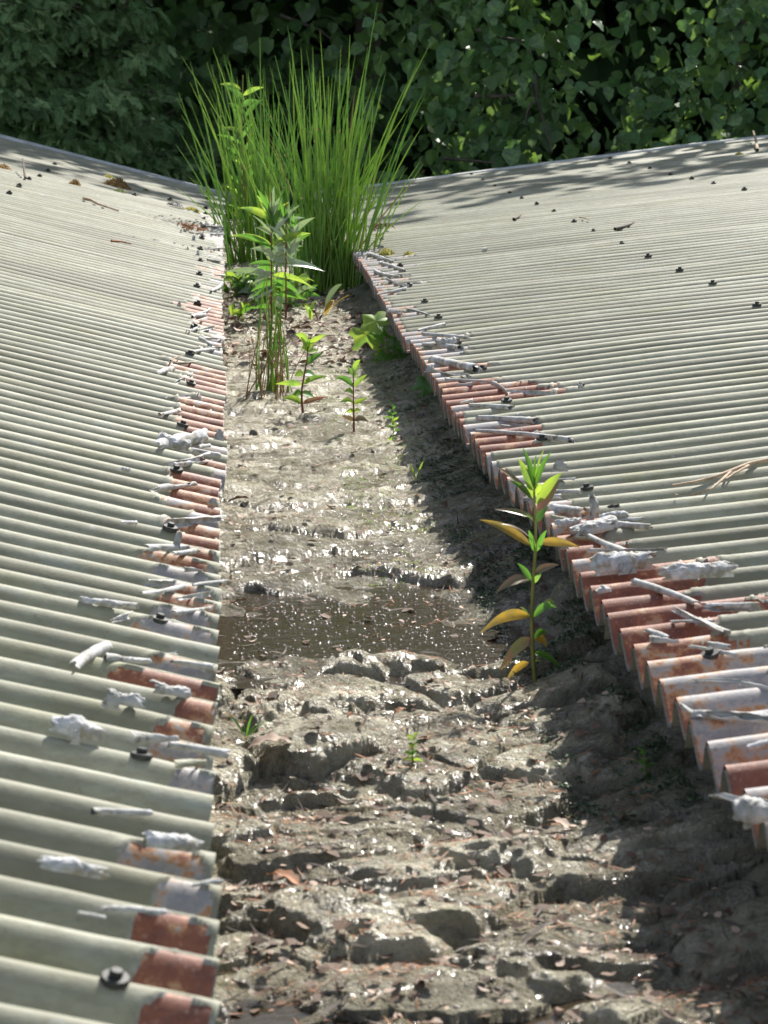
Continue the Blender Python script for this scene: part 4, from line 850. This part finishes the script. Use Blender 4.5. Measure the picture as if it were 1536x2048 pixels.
def broadleaf(label, base, boxlo, boxhi, n, size, leafsize_coarse, ncoarse, clo, chi, limbs, nind, seed, m1='t_leaf', m2='t_leaf2', thin=.0):
    root = empty('broadleaf_tree', base); tag(root, label, 'tree', 'broadleaf trees beyond the roofs'); off = np.array(base)
    V, Fq = tube([Vector((0, 0, 0)), Vector((.05, 0, 1.2)), Vector((-.05, .05, 2.6)), Vector((.1, 0, 4.2)), Vector((.1, .1, 6.5))], [.17, .14, .12, .08, .03], 9); obj('trunk', meshnp('trunk', V, Fq, M['bark']), root)
    for l in limbs:
        V, Fq = tube([Vector(q) - Vector(base) for q in l[0]], np.linspace(l[1], l[1] * .4, len(l[0])), 6); obj('branch', meshnp('branch', V, Fq, M['bark']), root)
    lo, hi = np.array(boxlo), np.array(boxhi); pos = rng.uniform(lo, hi, (n * 3, 3))
    dens = fbm(pos[:, 0] * 2.6 + seed, pos[:, 2] * 3.0 + pos[:, 1] * 1.3, seed, 3) + rng.uniform(-.22, .22, n * 3)
    pos = pos[dens > -.02 + thin][:n]; pos[:, 1] += .5 * fbm(pos[:, 0] * 1.6, pos[:, 2] * 1.8, seed + 4, 2)
    tV, tF = leaf_tmpl(1, .86); sz = rng.uniform(size[0], size[1], len(pos)); R_ = rotmats(len(pos))
    px, py = px_of(pos + R_[:, :, 0] * sz[:, None] * .5); vis = (px > 380) & (px < 1540) & (py < 372) & (py > -5)
    order = np.argsort(pos[:, 1] + np.where(vis, 0, 100)); ind = order[:nind]; rest = order[nind:]
    lmes = []
    for q in range(4):
        a, b = leaf_tmpl(1, .74 + .08 * q); a = a.copy(); a[:, 2] += .05 * np.sin(a[:, 0] * (3 + q)); lmes.append((meshnp('leaf', a, b, M[m1]), meshnp('leaf', a, b, M[m2])))
    for i in ind:
        o = obj('leaf', lmes[random.randrange(4)][0 if random.random() < .6 else 1], root); mm = Matrix([list(r) for r in R_[i]]).to_4x4()
        o.matrix_local = Matrix.Translation(Vector(pos[i] - off)) @ mm @ Matrix.Scale(float(sz[i]), 4)
    V, Fq = scatter(tV, tF, pos[rest] - off, R_[rest], sz[rest])
    half = len(rest) // 3; k = half * len(tF)
    cr_ = obj('crown', meshnp('crown', V, Fq, M[m1], False), root); cr_['kind'] = 'stuff'; cr_.data.materials.append(M[m2])
    mi = np.zeros(len(Fq), np.int32); mi[:k] = 1; cr_.data.polygons.foreach_set('material_index', mi)
    pos = rng.uniform(clo, chi, (ncoarse * 2, 3)); top = chi[2]
    keep = (fbm(pos[:, 0] * .9 + seed, pos[:, 2] * .9 + pos[:, 1], seed + 8, 3) + rng.uniform(-.3, .3, len(pos)) > -.08) & (pos[:, 2] < top - 1.2 + 1.2 * fbm(pos[:, 0] * .7, pos[:, 1] * .7, seed, 2)); pos = pos[keep][:ncoarse]
    V, Fq = scatter(tV, tF, pos - off, rotmats(len(pos)), rng.uniform(.6, 1.2, len(pos)) * leafsize_coarse); uc = obj('upper_crown', meshnp('upper_crown', V, Fq, M[m1], False), root); uc['kind'] = 'stuff'
    return root
def tp(x, y, Y): return tuple(atY(x, y, Y))
# right hand tree
broadleaf('large round leaved tree overhanging the far edge of the right roof', (3.6, 15.2, -3.0), (.75, 13.0, -1.0), (3.9, 14.9, 1.5), 5200, (.04, .11), .2, 5200, (.3, 13.6, 1.2), (7.5, 17.5, 6.0),
          [([tp(1070, 150, 13.9), tp(1072, 195, 13.8), tp(1090, 250, 13.7), tp(1104, 305, 13.6)], .014), ([tp(950, 192, 13.7), tp(1010, 193, 13.6), tp(1060, 185, 13.7)], .013), ([tp(955, 60, 13.8), tp(1000, 75, 13.6), tp(1050, 82, 13.7), tp(1075, 140, 13.9)], .012),
           ([tp(880, 315, 13.3), tp(930, 320, 13.3), tp(990, 326, 13.3)], .012), ([tp(888, 312, 13.3), tp(884, 330, 13.3), tp(878, 350, 13.3)], .007), ([tp(1480, -20, 14.4), tp(1475, 60, 14.4), tp(1470, 200, 14.4)], .06),
           ([tp(1210, 308, 13.2), tp(1300, 300, 13.3), tp(1400, 290, 13.4)], .010), ([tp(1066, 205, 13.6), tp(1055, 220, 13.5), tp(1050, 245, 13.5)], .008)], 300, 11)
# middle tree, darker, further
broadleaf('shaded tree with drooping leafy twigs standing in the gap behind the rushes', (.9, 17.0, -3.0), (-.6, 14.8, -.8), (1.9, 16.2, 1.6), 1700, (.06, .13), .24, 2600, (-1.5, 15.5, 1.4), (2.2, 18.5, 6.3),
          [([tp(858, -20, 15.2), tp(856, 60, 15.2), tp(850, 130, 15.3)], .03), ([tp(560, 30, 15.4), tp(640, 60, 15.4), tp(700, 110, 15.3)], .012), ([tp(690, 140, 15.0), tp(705, 200, 15.0), tp(720, 260, 15.0)], .008)], 120, 29, thin=.06)
# conifer
def frond():
    V, Fc = [], []; L = 1.0
    def blade(p, d, l, w_):
        s = np.array([-d[1], d[0], 0]); k = len(V); tip = p + d * l
        V.extend([p - s * w_ * .6, tip, p + s * w_ * .6]); Fc.append((k, k + 1, k + 2))
    for i in range(12):
        t = i / 12; p = np.array([t * L, 0, .02 * (i % 2)]); s_ = 1 if i % 2 else -1; l = (.36 * (1 - t) ** .7 + .06) * rng.uniform(.7, 1.3)
        for e in (0, 1):
            d = np.array([cos(.6), s_ * sin(.6), rng.uniform(-.25, .25)]); blade(p, d, l, .022)
            for q in (.35, .6, .85):
                pp = p + d * l * q; blade(pp, np.array([cos(.05), s_ * sin(.05), rng.uniform(-.4, .4)]), l * .34, .02)
                blade(pp, np.array([cos(1.15), s_ * sin(1.15), rng.uniform(-.4, .4)]), l * .28, .02)
            s_ = -s_; l *= rng.uniform(.6, 1)
    blade(np.array([0, 0, 0.]), np.array([1., 0, 0]), 1.1, .04)
    V = np.array(V); V[:, 2] = -.28 * V[:, 0] ** 2 - .25 * V[:, 1] ** 2 + rng.normal(0, .012, len(V)); return V, np.array(Fc)
def conifer(label, base, tips, seed, coarse):
    root = empty('conifer', base); tag(root, label, 'tree', 'conifers beyond the left roof'); off = np.array(base); b = Vector(base)
    V, Fq = tube([Vector((0, 0, 0)), Vector((0, .05, 3)), Vector((.05, 0, 8))], [.22, .16, .03], 9); obj('trunk', meshnp('trunk', V, Fq, M['bark']), root)
    tV, tF = frond(); pos, R_, S = [], [], []; brs = []
    for (x, y, Y, spread, n) in tips:
        t = np.array(tp(x, y, Y)); a = np.array([base[0], base[1], t[2] - .1]); mid = (a + t) / 2 + (0, 0, .12); brs.append(([Vector(a - off), Vector(mid - off), Vector(t - off)], [.02, .012, .004]))
        dirn = (t - a); dirn[2] = 0; dirn /= np.linalg.norm(dirn)
        for k in range(int(n * 4.6)):
            q = rng.uniform(0, 1) ** .8; c = t - dirn * q * spread * 1.2 + rng.normal(0, .072, 3) * spread * np.array([1.4, 1.2, .55]) * 1.5; c[2] -= .0
            az = math.atan2(dirn[1], dirn[0]) + rng.normal(0, .75); el = rng.normal(-.25, .35); rl = rng.normal(0, .4)
            ax = np.array([cos(az) * cos(el), sin(az) * cos(el), sin(el)]); s = np.array([-sin(az), cos(az), 0]); up = np.cross(ax, s); s2 = s * cos(rl) + up * sin(rl)
            pos.append(c); R_.append(np.stack([ax, s2, np.cross(ax, s2)], -1)); S.append(rng.uniform(.06, .145))
    V, Fq = tubes(brs, 5); bo = obj('branch', meshnp('branch', V, Fq, M['bark']), root); bo['kind'] = 'stuff'
    V, Fq = scatter(tV, tF, np.array(pos) - off, np.array(R_), np.array(S)); cr_ = obj('crown', meshnp('crown', V, Fq, M['t_con'], False), root); cr_['kind'] = 'stuff'; cr_.data.materials.append(M['t_con2'])
    mi = np.repeat((rng.random(len(pos)) < .3).astype(np.int32), len(tF)); cr_.data.polygons.foreach_set('material_index', mi)
    lo, hi, n = coarse; P3 = rng.uniform(lo, hi, (n, 3)); V, Fq = scatter(*leaf_tmpl(1, .5), P3 - off, rotmats(n, (-.2, .9)), rng.uniform(.18, .4, n)); uc = obj('upper_crown', meshnp('upper_crown', V, Fq, M['t_con'], False), root); uc['kind'] = 'stuff'
T1 = [(215, 195, 13.6, .6, 70), (120, 220, 13.5, .5, 40), (300, 245, 13.8, .5, 45), (345, 190, 14.0, .5, 26), (270, 120, 14.0, .6, 50), (180, 60, 13.9, .6, 60), (60, 90, 13.7, .6, 55), (20, 200, 13.5, .5, 45), (90, 20, 13.7, .6, 50), (290, 30, 14.0, .5, 45), (240, 290, 13.7, .5, 40), (330, 320, 13.9, .5, 35), (390, 335, 14.0, .4, 26), (140, 280, 13.6, .5, 36), (-40, 130, 13.6, .6, 40), (-30, 40, 13.6, .6, 40), (330, 90, 14.2, .4, 20), (60, 150, 13.9, .6, 40), (180, 150, 14.1, .6, 40), (60, 260, 13.8, .5, 36), (-50, 240, 13.6, .5, 30), (130, -40, 13.8, .6, 40), (260, -40, 14.0, .6, 40), (20, -50, 13.7, .6, 30)]
conifer('dark feathery conifer with drooping sprays beyond the left roof', (-1.6, 15.6, -3.0), T1, 3, ((-4.2, 14.4, 1.5), (.3, 17.5, 5.5), 3800))
T2 = [(430, 250, 15.6, .6, 30), (400, 150, 15.6, .6, 30), (460, 330, 15.4, .5, 26), (380, 60, 15.8, .6, 30), (450, 60, 16, .6, 20)]
conifer('deeply shaded conifer in the gap between feathery conifer and rushes', (-.6, 17.6, -3.0), T2, 5, ((-3, 16.6, -2.6), (.8, 18.6, 6.0), 1500))
# far wood
n = 15000; pos = np.stack([rng.uniform(-9, 12, n), rng.uniform(18.5, 21, n), rng.uniform(-3, 5.2, n)], -1); pos[:9000, 2] = rng.uniform(-2, 2.2, 9000); pos[:, 2] += .6 * gn(pos[:, 0] * .6, pos[:, 0] * 0, 3)
V, Fq = scatter(*leaf_tmpl(1, .8), pos, rotmats(n), rng.uniform(.25, .55, n)); o = tag(obj('distant_woods', meshnp('distant_woods', V, Fq, M['t_far'], False)), 'dark mass of woodland far behind the trees', 'woods', kind='stuff')
tag(simple('ground', [(-120, -60, -3), (120, -60, -3), (120, 200, -3), (-120, 200, -3)], [(0, 1, 2, 3)], M['grass']), kind='structure')
bw = empty('building_wall', (.6, 11.3, -3)); tag(bw, 'plain grey end wall below the far edges of both roofs', 'wall')
simple('wall_face', [(-2.0, 0, 0), (2.9, 0, 0), (2.9, 0, 3.12), (-.04, 0, 2.85), (-.64, 0, 2.85), (-2.0, 0, 3.16)], [(0, 1, 2, 3, 4, 5)], M['wall'], bw)
